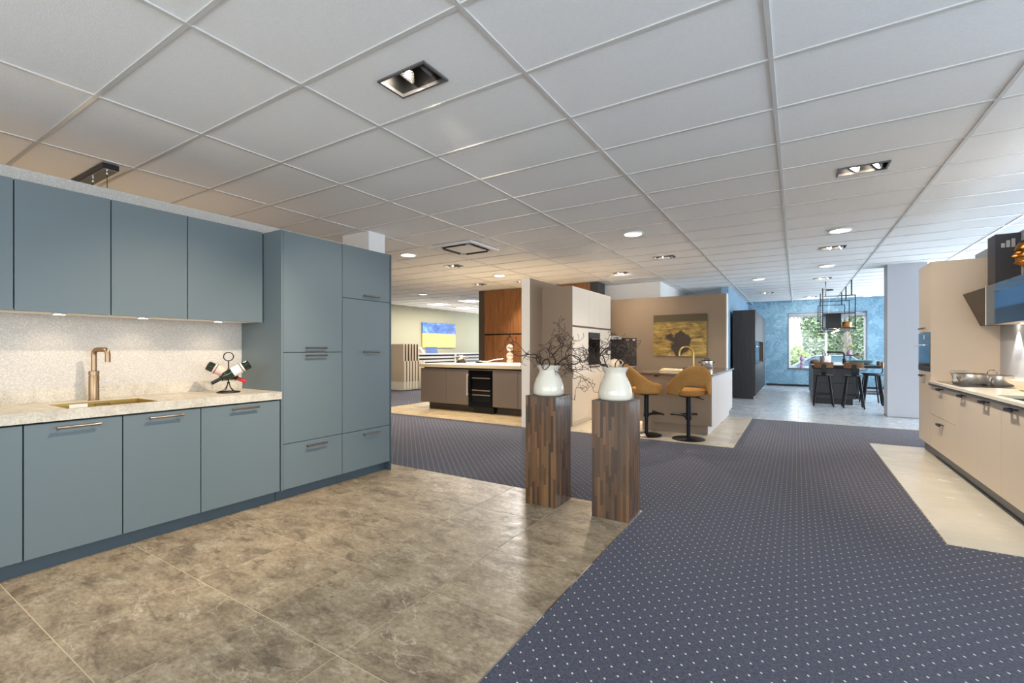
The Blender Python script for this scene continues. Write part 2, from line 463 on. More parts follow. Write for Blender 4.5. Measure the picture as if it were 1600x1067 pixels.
# ------------------------------------------------------------------ mesh builder
class MB:
    def __init__(s):
        s.v, s.f, s.sm = [], [], []
    def _add(s, vs, fs, smooth=False, mat=None):
        o = len(s.v)
        for p in vs:
            p = Vector(p)
            s.v.append(mat @ p if mat is not None else p)
        for f in fs:
            s.f.append([i + o for i in f]); s.sm.append(smooth)
        return s
    def box(s, x0, x1, y0, y1, z0, z1, mat=None):
        vs = [(x, y, z) for z in (z0, z1) for y in (y0, y1) for x in (x0, x1)]
        fs = [(0, 2, 3, 1), (4, 5, 7, 6), (0, 1, 5, 4), (2, 6, 7, 3), (0, 4, 6, 2), (1, 3, 7, 5)]
        return s._add(vs, fs, False, mat)
    def bar(s, a, b, w, h=None):
        # square bar between two points
        a, b = Vector(a), Vector(b); h = h or w
        d = (b - a).normalized()
        up = Vector((0, 0, 1)) if abs(d.z) < .9 else Vector((0, 1, 0))
        x = d.cross(up).normalized() * w / 2; y = x.normalized().cross(d).normalized() * h / 2
        vs = [p + sx * x + sy * y for p in (a, b) for sx, sy in ((-1, -1), (1, -1), (1, 1), (-1, 1))]
        return s._add(vs, [(3, 2, 1, 0), (4, 5, 6, 7), (0, 1, 5, 4), (1, 2, 6, 5), (2, 3, 7, 6), (3, 0, 4, 7)])
    def prism(s, poly, z0, z1, axis='Z'):
        n = len(poly)
        def P(a, b, c): return {'Z': (a, b, c), 'Y': (a, c, b), 'X': (c, a, b)}[axis]
        vs = [P(a, b, z0) for a, b in poly] + [P(a, b, z1) for a, b in poly]
        fs = [tuple(range(n - 1, -1, -1)), tuple(range(n, 2 * n))] + [(i, (i + 1) % n, n + (i + 1) % n, n + i) for i in range(n)]
        return s._add(vs, fs)
    def lathe(s, prof, seg=32, mat=None, c=(0, 0, 0), sx=1, sy=1):
        vs, fs = [], []
        n = len(prof)
        for r, z in prof:
            for k in range(seg):
                a = 2 * pi * k / seg
                vs.append((c[0] + sx * r * cos(a), c[1] + sy * r * sin(a), c[2] + z))
        for i in range(n - 1):
            for k in range(seg):
                k2 = (k + 1) % seg
                fs.append((i * seg + k, i * seg + k2, (i + 1) * seg + k2, (i + 1) * seg + k))
        if prof[0][0] > 1e-5: fs.append(tuple(range(seg - 1, -1, -1)))
        if prof[-1][0] > 1e-5: fs.append(tuple((n - 1) * seg + k for k in range(seg)))
        return s._add(vs, fs, True, mat)
    def cyl(s, c, r, z0, z1, seg=24, r2=None):
        return s.lathe([(r, z0), (r if r2 is None else r2, z1)], seg, None, c)
    def tube(s, path, r, seg=8, closed=False, cap=True):
        path = [Vector(p) for p in path]
        n = len(path)
        rs = r if isinstance(r, (list, tuple)) else [r] * n
        vs, fs = [], []
        t0 = (path[1] - path[0]).normalized()
        u = t0.cross(Vector((0, 0, 1)))
        if u.length < 1e-3: u = t0.cross(Vector((0, 1, 0)))
        u.normalize()
        for i in range(n):
            if closed: t = path[(i + 1) % n] - path[i - 1]
            else: t = path[min(i + 1, n - 1)] - path[max(i - 1, 0)]
            t.normalize()
            u = (u - t * u.dot(t))
            if u.length < 1e-5: u = t.orthogonal()
            u.normalize()
            w = t.cross(u)
            for k in range(seg):
                a = 2 * pi * k / seg
                vs.append(path[i] + (u * cos(a) + w * sin(a)) * rs[i])
        for i in range(n if closed else n - 1):
            j = (i + 1) % n
            for k in range(seg):
                k2 = (k + 1) % seg
                fs.append((i * seg + k, i * seg + k2, j * seg + k2, j * seg + k))
        if cap and not closed:
            fs.append(tuple(range(seg - 1, -1, -1)))
            fs.append(tuple((n - 1) * seg + k for k in range(seg)))
        return s._add(vs, fs, True)
    def mesh(s, name, bevel=0, seg=2):
        me = bpy.data.meshes.new(name)
        bm = bmesh.new()
        bv = [bm.verts.new(v) for v in s.v]
        for f, sm in zip(s.f, s.sm):
            try:
                fc = bm.faces.new([bv[i] for i in f]); fc.smooth = sm
            except ValueError: pass
        bm.normal_update()
        if bevel:
            es = [e for e in bm.edges if len(e.link_faces) == 2 and e.calc_face_angle(0) > .6]
            bmesh.ops.bevel(bm, geom=es, offset=bevel, segments=seg, profile=.5, affect='EDGES', clamp_overlap=True)
        for e in bm.edges:
            if len(e.link_faces) == 2 and e.calc_face_angle(0) > .7: e.smooth = False
        bm.to_mesh(me); bm.free()
        return me

OFF = {}
def base_of(vs):
    xs = [v[0] for v in vs]; ys = [v[1] for v in vs]; zs = [v[2] for v in vs]
    return Vector(((min(xs) + max(xs)) / 2, (min(ys) + max(ys)) / 2, min(zs)))

def obj(name, mb, mat, parent=None, bevel=0, local=False, seg=2):
    """one mesh object; verts in world space unless local (then in the parent's space)"""
    if local or not mb.v: org = Vector((0, 0, 0))
    else: org = base_of(mb.v)
    if not local:
        mb.v = [Vector(v) - org for v in mb.v]
    me = mb.mesh(name, bevel, seg)
    me.materials.append(M[mat] if isinstance(mat, str) else mat)
    o = bpy.data.objects.new(name, me)
    COL.objects.link(o)
    if parent is not None:
        o.parent = parent
        if not local: o.location = org - OFF[parent.name]
    else: o.location = org
    OFF[o.name] = org if not local else OFF.get(parent.name, Vector())
    return o

def tag(o, label, cat, group=None):
    o['label'] = label; o['category'] = cat
    if group: o['group'] = group
    return o

def thing(name, label, cat, loc=(0, 0, 0), rot=0, group=None):
    o = bpy.data.objects.new(name, None)
    COL.objects.link(o)
    o.empty_display_size = .1
    o.location = loc; o.rotation_euler = (0, 0, rot)
    OFF[o.name] = Vector(loc)
    return tag(o, label, cat, group)

def struct(name, mb, mat, parent=None, bevel=0):
    o = obj(name, mb, mat, parent, bevel)
    if parent is None: o['kind'] = 'structure'
    return o

def box(*a): return MB().box(*a)

def inst(src, name, loc, parent, scale=(1, 1, 1), color=None):
    o = bpy.data.objects.new(name, src)
    COL.objects.link(o)
    o.parent = parent; o.location = Vector(loc) - OFF[parent.name]; o.scale = scale
    if color: o.color = (*color, 1)
    OFF[o.name] = Vector(loc)
    return o

UNIT = {}
def unit_mesh(mat, bev=0):
    key = (mat, bev)
    if key not in UNIT:
        me = box(-.5, .5, -.5, .5, -.5, .5).mesh('piece_' + mat, bev)
        me.materials.append(M[mat]); UNIT[key] = me
    return UNIT[key]

def proj(x, y, z):
    s_, c_ = sin(YAW), cos(YAW)
    d = -s_ * x + c_ * y
    if d < .05: return None
    return 800 + 715.9 * (c_ * x + s_ * y) / d, 545 - 715.9 * (z - HC) / d

# ------------------------------------------------------------------ ROOM SHELL
floor = struct('floor', box(-13, 5.2, -3.2, 18.4, -.12, 0), 'carpet')

def tile_zone(name, x0, x1, y0, y1, sx, sy, ox, oy, mat, grout=.004, grout_mat='grout'):
    z = struct(name, box(x0, x1, y0, y1, 0.0, .004), grout_mat)
    xs = sorted({x0, x1} | {ox + k * sx for k in range(-80, 80) if x0 + .02 < ox + k * sx < x1 - .02})
    ys = sorted({y0, y1} | {oy + k * sy for k in range(-80, 80) if y0 + .02 < oy + k * sy < y1 - .02})
    me = unit_mesh(mat)
    n = 0
    rest = MB()
    for i in range(len(xs) - 1):
        for j in range(len(ys) - 1):
            a, b, c, d = xs[i] + grout / 2, xs[i + 1] - grout / 2, ys[j] + grout / 2, ys[j + 1] - grout / 2
            vis = False
            for fx in (a, (a + b) / 2, b):
                for fy in (c, (c + d) / 2, d):
                    p = proj(fx, fy, 0)
                    if p and -40 < p[0] < 1640 and p[1] < 1110: vis = True
            if not vis and n: rest.box(a, b, c, d, .004, .006); continue
            inst(me, 'floor_tile', ((a + b) / 2, (c + d) / 2, .004), z, (b - a, d - c, .004)); n += 1
    if rest.v:
        r = obj('floor_tile_rest', rest, mat, z); r['kind'] = 'stuff'
    return z

tile_zone('floor_left', -4.2, -1.025, -2.9, 3.58, .585, .585, -1.025, .64, 'stone', .0055)
tile_zone('floor_right', .83, 1.92, 4.02, 7.75, 10, 1.745, 20, 4.285, 'creamtile', .003)
tile_zone('floor_middle', -3.66, -.687, 6.48, 9.39, .65, .65, -.687, 6.65, 'greytile', .003)
tile_zone('floor_far', -1.45, 5.1, 9.395, 18.2, .725, .725, .03, 9.4, 'whitetile', .004)
tile_zone('floor_back', -7.5, -3.8, 6.43, 10.08, .6, .6, -3.8, 6.43, 'oaktile', .003)
trim_1 = struct('trim_1', box(-1.027, -1.019, -2.9, 3.58, 0, .007), 'chrome')

# ceiling: slab, exposed T-bars and mineral tiles
ceiling = struct('ceiling', box(-13, 5.2, -3.2, 18.4, 3.05, 3.15), 'white')
GX = [(i * 1.98386 - 8.13044925) * .6 for i in range(-6, 10)]
GY = [(j + 1.7528) * .6 for j in range(-7, 28)]
GX = [g for g in GX if -13 < g < 5.1]; GY = [g for g in GY if -3 < g < 18.2]
W2 = .012
for gx in GX:
    obj('grid_runner', box(gx - W2, gx + W2, -3.1, 18.2, CEIL - .002, CEIL + .012), 'tbar', ceiling)
for gy in GY:
    obj('grid_runner', box(-12.9, 5.1, gy - W2, gy + W2, CEIL - .001, CEIL + .010), 'tbar', ceiling)

# ceiling fixtures: (x, y, half length x, half width y, two_lamp)
SPOTS = [(-1.905, 1.967, .182, .105, 'near the dark end of the teal kitchen, largest in view'),
         (.487, 4.995, .182, .105, 'above the dotted carpet before the beige kitchen'),
         (-1.919, 8.025, .17, .10, 'above the island with mustard stools'),
         (-3.114, 9.236, .17, .10, 'before the white bulkhead wall'),
         (-5.516, 6.792, .17, .10, 'just beyond the ceiling air unit'),
         (-6.571, 9.05, .17, .10, 'left of the walnut panel wall'),
         (-5.45, 9.18, .17, .10, 'before the walnut panels beside the divider wall'),
         (.475, 8.636, .17, .10, 'between the two discs leading to the blue room'),
         (.489, 12.285, .17, .10, 'before the black pendant frames'),
         (-.707, 14.624, .17, .10, 'before the dark tall units of the blue room'),
         (.352, 16.49, .17, .10, 'beyond the pendant frames near the blue window wall')]
DISCS = [(-1.886, 6.151, 'lamp_soft', 'before the stool island'), (-5.482, 5.561, 'lamp_soft', 'beside the white column'),
         (-5.367, 8.128, 'lamp_soft', 'between air unit and walnut wall'), (.49, 7.409, 'lamp_soft', 'before the white pillar'),
         (.485, 10.439, 'lamp_soft_cool', 'nearer the pendant frames'), (-9.068, 9.784, 'lamp_soft_cool', 'above the sample board rack'),
         (-.726, 11.641, 'lamp_soft_cool', 'before the dark tall units'), (1.78, 17.08, 'lamp_soft_cool', 'near the far blue wall')]

holes = [(x, y, hx, hy) for x, y, hx, hy, _ in SPOTS]
tile_me = unit_mesh('ceiltile')
cand, rest = [], MB()
for i in range(len(GX) - 1):
    for j in range(len(GY) - 1):
        a, b, c, d = GX[i] + .004, GX[i + 1] - .004, GY[j] + .004, GY[j + 1] - .004
        hs = [h for h in holes if a < h[0] < b and c < h[1] < d or (a < h[0] < b and (abs(h[1] - c) < h[3] or abs(h[1] - d) < h[3]))]
        p = [proj(x, y, CEIL) for x in (a, b) for y in (c, d)]
        area = 0
        if all(p):
            u = [min(max(q[0], 0), 1600) for q in p]; v = [min(max(q[1], 0), 1067) for q in p]
            area = (max(u) - min(u)) * (max(v) - min(v))
        elif any(p): area = 2000
        cand.append((area, a, b, c, d, hs))
cand.sort(key=lambda t: -t[0])
n = 0
Z0, Z1 = CEIL + .006, CEIL + .021
for area, a, b, c, d, hs in cand:
    if hs:
        mb = MB()
        # cut the tile around the fixture(s): split into strips along x
        xs = [a]
        h = hs[0]
        hy0, hy1 = max(c, h[1] - h[3]), min(d, h[1] + h[3])
        hx0, hx1 = h[0] - h[2], h[0] + h[2]
        mb.box(a, hx0, c, d, Z0, Z1); mb.box(hx1, b, c, d, Z0, Z1)
        if hy0 > c + .001: mb.box(hx0, hx1, c, hy0, Z0, Z1)
        if hy1 < d - .001: mb.box(hx0, hx1, hy1, d, Z0, Z1)
        obj('ceiling_tile', mb, 'ceiltile', ceiling); n += 1
    elif n < 285 and area > 0:
        inst(tile_me, 'ceiling_tile', ((a + b) / 2, (c + d) / 2, (Z0 + Z1) / 2), ceiling, (b - a, d - c, Z1 - Z0)); n += 1
    else:
        rest.box(a, b, c, d, Z0, Z1)
r = obj('ceiling_tile_rest', rest, 'ceiltile', ceiling); r['kind'] = 'stuff'

# walls
struct('wall_teal_kitchen', box(-4.36, -4.2, -2.9, 3.38, 0, 2.42), 'fleck')
struct('wall_left', box(-12.6, -12.4, -3, 18.4, 0, CEIL + .2), 'green_wall')
struct('wall_divider', box(-3.80, -3.655, 6.43, 10.08, 0, 2.412), 'taupe')
struct('trim_2', box(-3.80, -3.655, 6.415, 6.43, 0, 2.412), 'taupe_lt')
struct('wall_taupe', box(-3.652, -1.215, 10.2, 10.38, 0, 2.40), 'taupe')
struct('trim_3', box(-1.215, -1.198, 10.198, 10.382, 0, 2.402), 'white')
struct('wall_core', box(-4.06, -2.69, 10.88, 14.0, 0, CEIL + .01), 'white')
struct('wall_blue_side', box(-1.62, -1.45, 12.65, 18.2, 0, CEIL + .01), 'bluepaper2')
struct('wall_beige_kitchen', box(1.915, 2.06, 3.38, 8.0, 0, 2.455), 'whitecool')
# far wall with the window opening x -.22..1.88, z .625..2.455
wx0, wx1, wz0, wz1, wy = -.222, 1.878, .625, 2.455, 18.2
mb = MB().box(-1.62, wx0, wy, wy + .25, 0, CEIL + .2).box(wx1, 5.2, wy, wy + .25, 0, CEIL + .2)
mb.box(wx0, wx1, wy, wy + .25, 0, wz0).box(wx0, wx1, wy, wy + .25, wz1, CEIL + .2)
struct('wall_far', mb, 'bluepaper')
mb = MB().box(-12.6, -11.6, wy, wy + .25, 0, CEIL + .2).box(-7.2, -1.62, wy, wy + .25, 0, CEIL + .2)
mb.box(-11.6, -7.2, wy, wy + .25, 0, .4).box(-11.6, -7.2, wy, wy + .25, 2.6, CEIL + .2)
struct('wall_far_left', mb, 'whitecool')
struct('baseboard_far', box(-.88, 5.1, wy - .014, wy, 0, .075), 'black')
# outer walls out of view, with shop window openings; front and right middle ones added for the fill
mb = MB().box(5.0, 5.2, -3.2, 18.4, 0, .3).box(5.0, 5.2, -3.2, 18.4, 2.6, 3.05)
mb.box(5.0, 5.2, -3.2, -2.3, .3, 2.6).box(5.0, 5.2, 3.1, 3.25, .3, 2.6).box(5.0, 5.2, 7.85, 8.0, .3, 2.6).box(5.0, 5.2, 17.4, 18.4, .3, 2.6)
struct('wall_right', mb, 'whitecool')
mb = MB().box(-12.6, 5.2, -3.2, -3.0, 0, .35).box(-12.6, 5.2, -3.2, -3.0, 2.65, 3.05).box(-12.6, -4.5, -3.2, -3.0, .35, 2.65).box(2.5, 5.2, -3.2, -3.0, .35, 2.65)
struct('wall_front', mb, 'whitecool')

# far window
win = struct('window_1', MB().box(wx0, wx0 + .05, wy + .10, wy + .17, wz0, wz1).box(wx1 - .05, wx1, wy + .10, wy + .17, wz0, wz1)
             .box(wx0 + .05, wx1 - .05, wy + .10, wy + .17, wz0, wz0 + .055).box(wx0 + .05, wx1 - .05, wy + .10, wy + .17, wz1 - .05, wz1), 'frame_white')
obj('mullion', box(.80, .865, wy + .10, wy + .17, wz0 + .055, wz1 - .05), 'frame_white', win)
obj('pane', box(wx0 + .05, .80, wy + .13, wy + .14, wz0 + .055, wz1 - .05), 'glass', win)
obj('pane', box(.865, wx1 - .05, wy + .13, wy + .14, wz0 + .055, wz1 - .05), 'glass', win)
obj('window_sill', box(wx0 - .02, wx1 + .02, wy - .05, wy + .10, wz0 - .035, wz0 - .001), 'greyrail', win)
for nm, b in (('reveal', (wx0 - .02, wx0 - .0005, wy - .012, wy + .10, wz0, wz1 + .02)), ('reveal', (wx1 + .0005, wx1 + .02, wy - .012, wy + .10, wz0, wz1 + .02)),
              ('head_trim', (wx0 - .02, wx1 + .02, wy - .012, wy + .10, wz1 + .001, wz1 + .02))):
    obj(nm, box(*b), 'greyrail', win)
bl = thing('roller_blind', 'rolled-up grey roller blind at the top of the far window', 'blind', ((wx0 + wx1) / 2, wy + .03, 2.3))
obj('blind_roll', MB().tube([(wx0 + .02, wy + .045, 2.38), (wx1 - .02, wy + .045, 2.38)], .038, 14), 'blind', bl)
obj('bottom_bar', box(wx0 + .04, wx1 - .04, wy + .035, wy + .05, 2.30, 2.325), 'greyrail', bl)

# columns
struct('column_left', box(-5.36, -4.83, 4.17, 4.45, 0, CEIL + .01), 'white')
struct('column_right', box(1.44, 2.0, 10.95, 11.35, 0, CEIL + .01), 'whitecool')
struct('trim_4', MB().box(1.43, 2.0, 10.942, 10.95, 0, .012).box(1.432, 1.44, 10.95, 11.35, 0, .012), 'black')

# ------------------------------------------------------------------ ceiling fittings
def spot_fixture(x, y, hx, hy, where, k):
    t = thing('recessed_spotlight', 'recessed twin spotlight in ceiling ' + where, 'ceiling light', (x, y, CEIL), 0, 'twin ceiling spotlights')
    z = CEIL - .004
    w = .014
    fr = MB().box(x - hx, x + hx, y - hy, y - hy + w, z, z + .02).box(x - hx, x + hx, y + hy - w, y + hy, z, z + .02)
    fr.box(x - hx, x - hx + w, y - hy + w, y + hy - w, z, z + .02).box(x + hx - w, x + hx, y - hy + w, y + hy - w, z, z + .02)
    obj('frame', fr, 'greyrail', t)
    zt = z + .14
    hb = MB().box(x - hx + w, x + hx - w, y - hy + w, y + hy - w, zt, zt + .005)
    hb.box(x - hx + w - .004, x - hx + w, y - hy + w, y + hy - w, z + .02, zt).box(x + hx - w, x + hx - w + .004, y - hy + w, y + hy - w, z + .02, zt)
    hb.box(x - hx + w, x + hx - w, y - hy + w - .004, y - hy + w, z + .02, zt).box(x - hx + w, x + hx - w, y + hy - w, y + hy - w + .004, z + .02, zt)
    obj('housing', hb, 'black', t)
    for q, (dx, tilt) in enumerate(((-hx * .42, -.80), (hx * .45, -.95))):
        Mx = Matrix.Translation((x + dx, y, z + (.058 if k == 0 else .020 if k > 1 else .04))) @ Matrix.Rotation(-tilt, 4, 'Y')
        R = hy * .66
        hd = MB().lathe([(R * .5, .055), (R * .62, .05), (R, .012), (R, 0), (R * .93, 0), (R * .93, .006)], 24, Mx)
        h = obj('lamp_head', hd, 'greyrail' if q else 'steel', t)
        obj('lens', MB().lathe([(R * .92, .003), (R * .92, .005)], 24, Mx), 'lamp_on', h)
    return t

WARM, NEUT = kelvin(3000), kelvin(3500)
S = 1.0
AIMS = {0: [((-3.75, 1.45, .25), 101, 72, 3500), ((-3.6, 2.85, 1.0), 34, 60, 4000), ((-3.3, 6.8, 1.25), 75, 46, 3500)],  # third beams here and below are added; a fixture holds two lamps
        1: [((1.75, 5.2, .9), 85, 90, 4000), ((.3, 5, 0), 14, 120, 3500), ((1.5, 7.1, 1.3), 30, 60, 3000)],
        2: [((-1.4, 8.6, .9), 45, 100, 4000), ((-1.9, 6.7, 0.2), 32, 100, 3500)],
        3: [((-3.1, 7.9, 1.0), 150, 80, 3000), ((-2.6, 10.2, 1.2), 9, 90, 3500), ((-3.3, 10.9, 2.3), 8, 110, 4000)],
        4: [((-5.6, 7.6, .4), 56, 110, 4000), ((-5.5, 6.75, 0), 40, 100, 3500)],
        5: [((-6.4, 8.4, .9), 90, 110, 5000)],
        6: [((-5.6, 10.1, 1.6), 60, 75, 3500), ((-5.3, 8.0, .9), 150, 110, 5000)],
        7: [((.4, 8.6, 0), 18, 110, 3500)],
        8: [((.7, 14, .9), 30, 110, 4000)],
        9: [((-.7, 14.6, 0), 16, 100, 4000)],
        10: [((.3, 18.2, 1.4), 40, 120, 4000)]}
for k, (x, y, hx, hy, where) in enumerate(SPOTS):
    spot_fixture(x, y, hx, hy, where, k)
    for aim, e, ang, kk in AIMS[k]:
        lamp('spot_beam', 'SPOT', (x, y, CEIL - .03), e * 2.2 * S, kelvin(kk), aim, .04, angle=ang, blend=1 if e > 100 and k == 0 else .7)
for x, y, mt, where in DISCS:
    t = thing('ceiling_disc_light', 'round flush ceiling light ' + where, 'ceiling light', (x, y, CEIL), 0, 'round flush ceiling lights')
    obj('trim_ring', MB().lathe([(.135, CEIL + .002), (.135, CEIL - .012), (.115, CEIL - .014), (.115, CEIL - .004)], 32, None, (x, y, 0)), 'white', t)
    obj('diffuser', MB().lathe([(.114, CEIL - .004), (.114, CEIL - .010)], 32, None, (x, y, 0)), mt, t)
    lamp('disc_beam', 'SPOT', (x, y, CEIL - .03), (105 if mt == 'lamp_soft' and x < -5 else 56 if mt == 'lamp_soft' else 26) * S, NEUT if mt == 'lamp_soft' else kelvin(5000), (x, y, 0), .1, angle=150, blend=1)
for q, (x, y) in enumerate(((-10.6, 12.25), (-9.03, 11.97), (-10.7, 13.95))):
    where = ('nearest the sample rack', 'closest to the walnut wall', 'farthest back over the slatted counter')[q]
    t = thing('ceiling_panel_light', 'wide bright ceiling panel light ' + where, 'ceiling light', (x, y, CEIL))
    obj('frame', box(x - .3, x + .3, y - .3, y + .3, CEIL - .010, CEIL - .003), 'white', t)
    obj('diffuser', box(x - .28, x + .28, y - .28, y + .28, CEIL - .013, CEIL - .0102), 'lamp_soft', t)
    lamp('panel_beam', 'AREA', (x, y, CEIL - .03), 60 * S, kelvin(4000), (x, y, 0), .5, .5)
# added fill beams from unseen points, without fittings of their own
lamp('rack_fill_beam', 'SPOT', (-8.8, 7.6, CEIL - .03), 150, kelvin(4000), (-10.2, 10.1, .8), .1, angle=90, blend=1)  # added to brighten the sample boards
for x, y, e, kk in ((-5.6, 0.2, 34, 3000), (-8.0, 12.6, 90, 4000), (-8.5, 3.0, 110, 3500), (-8.5, 7.6, 120, 4000), (3.4, 9.5, 10, 4000), (-2.0, -1.2, 10, 3500), (1.0, .6, 36, 3500), (3.2, 5.6, 12, 4000)):
    lamp('unseen_fill_beam', 'SPOT', (x, y, CEIL - .03), e * S, kelvin(kk), (x, y, 0), .12, angle=150, blend=1)  # extra light with no lamp modelled, added to brighten the room

# air conditioning cassette
t = thing('air_conditioner', 'white square ceiling cassette air conditioner with four dark slots', 'air conditioner', (-4.33, 5.63, CEIL))
ax, ay, z = -4.33, 5.63, CEIL
mb = MB().box(ax - .37, ax + .37, ay - .37, ay - .30, z - .028, z - .004).box(ax - .37, ax + .37, ay + .30, ay + .37, z - .028, z - .004)
mb.box(ax - .37, ax - .30, ay - .30, ay + .30, z - .028, z - .004).box(ax + .30, ax + .37, ay - .30, ay + .30, z - .028, z - .004)
obj('panel_frame', mb, 'white', t, .004)
obj('centre_grille', box(ax - .225, ax + .225, ay - .225, ay + .225, z - .034, z - .012), 'white', t, .006)
obj('recess', box(ax - .31, ax + .31, ay - .31, ay + .31, z - .011, z - .004), 'black', t)
for sx, sy in ((-1, 0), (1, 0), (0, -1), (0, 1)):
    if sx: v = MB().prism([(ax + sx * .262, z - .016), (ax + sx * .286, z - .044), (ax + sx * .289, z - .040), (ax + sx * .266, z - .012)], ay - .21, ay + .21, 'Y')
    else: v = MB().prism([(ay + sy * .262, z - .016), (ay + sy * .286, z - .044), (ay + sy * .289, z - .040), (ay + sy * .266, z - .012)], ax - .21, ax + .21, 'X')
    obj('air_vane', v, 'anthr', t)

# linear pendant canopy behind the partition wall (bar with thin wires)
t = thing('bar_pendant', 'black pendant canopy bar with thin wires, on ceiling behind teal kitchen', 'pendant lamp', (-5.9, 1.5, CEIL))
obj('canopy', box(-6.9, -4.93, 1.45, 1.56, CEIL - .045, CEIL - .003), 'black', t, .002)
obj('canopy_plate', box(-6.89, -4.94, 1.455, 1.555, CEIL - .05, CEIL - .046), 'steel', t)
for wxp in (-5.02, -5.35, -5.75, -6.5):
    w = obj('wire', MB().tube([(wxp, 1.505, CEIL - .05), (wxp, 1.505, 1.75)], .0025, 6), 'blackmetal', t)
    obj('wire_grip', MB().lathe([(.009, CEIL - .075), (.009, CEIL - .055)], 10, None, (wxp, 1.505, 0)), 'chrome', w)
lamp('bar_pendant_glow', 'POINT', (-5.8, 1.5, 1.60), 34, kelvin(2700), None, .1)
obj('light_bar', box(-6.6, -4.95, 1.47, 1.54, 1.70, 1.75), 'black', t, .003)

# ------------------------------------------------------------------ TEAL KITCHEN (left)
FX = -3.6       # door face plane
def pull(parent, yc, z, L, x=FX):
    """knurled bar handle along y on two posts"""
    mb = MB().tube([(x + .034, yc - L / 2, z), (x + .034, yc + L / 2, z)], .0075, 12)
    for s_ in (-1, 1):
        mb.tube([(x, yc + s_ * (L / 2 - .022), z), (x + .034, yc + s_ * (L / 2 - .022), z)], .005, 8)
        mb.tube([(x + .034, yc + s_ * (L / 2 + .001), z), (x + .034, yc + s_ * (L / 2 - .010), z)], .0088, 12)
    return obj('handle', mb, 'handle', parent)

G2 = .003
seams = [.13, .72, 1.157, 1.602, 2.19]
bl = ['leftmost and cut off by the picture edge', 'second from the left, beneath the brass sink', 'third from the left, right of the sink', 'next to the tall cabinets, beneath the wine rack']
for k in range(4):
    a, b = seams[k], seams[k + 1]
    t = thing('base_cabinet', 'teal grey base cabinet door under worktop, ' + bl[k], 'cabinet', (-3.9, (a + b) / 2, 0), 0, 'teal base cabinets')
    body = MB()
    body.box(-4.195, -3.622, a + .001, a + .017, .105, .857).box(-4.195, -3.622, b - .017, b - .001, .105, .857)
    body.box(-4.195, -3.622, a + .017, b - .017, .105, .12).box(-4.195, -4.185, a + .017, b - .017, .12, .857)
    body.box(-3.633, -3.6225, a + .017, b - .017, .78, .857)
    obj('body', body, 'gap', t)
    d = obj('door', box(FX - .02, FX, a + G2, b - G2, .105, .848), 'teal', t, .0012)
    if k: pull(d, (a + b) / 2 + .005, .819, .195 if k < 3 else .197)
    else: pull(d, (a + b) / 2, .819, .195)
    obj('plinth', box(-3.70, -3.675, a, b, .006, .104), 'teal_dark', t)

# worktop with sink cut-out
wt = thing('worktop', 'pale beige stone worktop of the teal kitchen with low upstand', 'worktop', (-3.9, 1.2, .86))
sk = (-3.995, -3.64, .905, 1.37)   # sink hole x0,x1,y0,y1
mb = MB().box(-4.199, -3.585, -.6, sk[2], .859, .919).box(-4.199, -3.585, sk[3], 2.196, .859, .919)
mb.box(-4.199, sk[0], sk[2], sk[3], .859, .919).box(sk[1], -3.585, sk[2], sk[3], .859, .919)
obj('slab', mb, 'worktop', wt)
obj('upstand', box(-4.199, -4.187, -.6, 2.196, .9195, 1.01), 'worktop', wt)
# brass sink
t = thing('sink', 'brushed brass sink basin set in the beige worktop', 'sink', (-3.82, 1.14, .74))
x0, x1, y0, y1 = sk
zb = .745
th = .004
mb = MB().box(x0, x1, y0, y1, zb - th, zb).box(x0, x0 + th, y0, y1, zb, .9185).box(x1 - th, x1, y0, y1, zb, .9185)
mb.box(x0 + th, x1 - th, y0, y0 + th, zb, .9185).box(x0 + th, x1 - th, y1 - th, y1, zb, .9185)
obj('basin', mb, 'brass', t)
obj('drain', MB().lathe([(.045, zb + .001), (.045, zb + .006), (.03, zb + .004)], 24, None, ((x0 + x1) / 2, (y0 + y1) / 2, 0)), 'brass', t)
obj('info_card', box(x0 + th, x0 + th + .003, 1.005, 1.095, .845, .908), 'tagwhite', t)
ov = MB()
yc = 1.17; 
ov.box(x0 + th, x0 + th + .004, yc - .04, yc + .04, .898, .904).box(x0 + th, x0 + th + .004, yc - .04, yc - .034, .865, .898).box(x0 + th, x0 + th + .004, yc + .034, yc + .04, .865, .898).box(x0 + th, x0 + th + .004, yc - .04, yc + .04, .859, .865)
obj('overflow', ov, 'bronze', t)
# faucet
fx, fy, fz = -4.082, 1.154, .9195
t = thing('faucet', 'antique bronze square-necked kitchen tap behind the brass sink', 'tap', (fx, fy, fz))
obj('tap_body', MB().lathe([(.033, fz), (.033, fz + .003), (.028, fz + .004), (.028, fz + .165), (.027, fz + .168)], 28, None, (fx, fy, 0)), 'bronze', t)
obj('control_ring', MB().lathe([(.024, fz + .168), (.024, fz + .172), (.0285, fz + .173), (.0285, fz + .198), (.024, fz + .2)], 28, None, (fx, fy, 0)), 'bronze', t)
path = [(fx, fy, fz + .195), (fx, fy, fz + .318)]
def arc(p, q, corner, n=6):
    return [tuple((1 - u) ** 2 * p[i] + 2 * u * (1 - u) * corner[i] + u * u * q[i] for i in range(3)) for u in [k / n for k in range(n + 1)]]
dx, dy = .095, .045
pt = lambda s_, z_: (fx + s_ * dx, fy + s_ * dy, z_)
path = [pt(0, fz + .195), pt(0, fz + .29)] + arc(pt(0, fz + .305), pt(.28, fz + .345), pt(0, fz + .345)) + arc(pt(.75, fz + .345), pt(1.0, fz + .305), pt(1.0, fz + .345)) + [pt(1.0, fz + .26)]
obj('spout', MB().tube(path, .0155, 16), 'bronze', t)
obj('lever', MB().tube([(fx + .02, fy + .02, fz + .128), (fx + .03, fy + .088, fz + .135)], .0045, 10), 'steel', t)
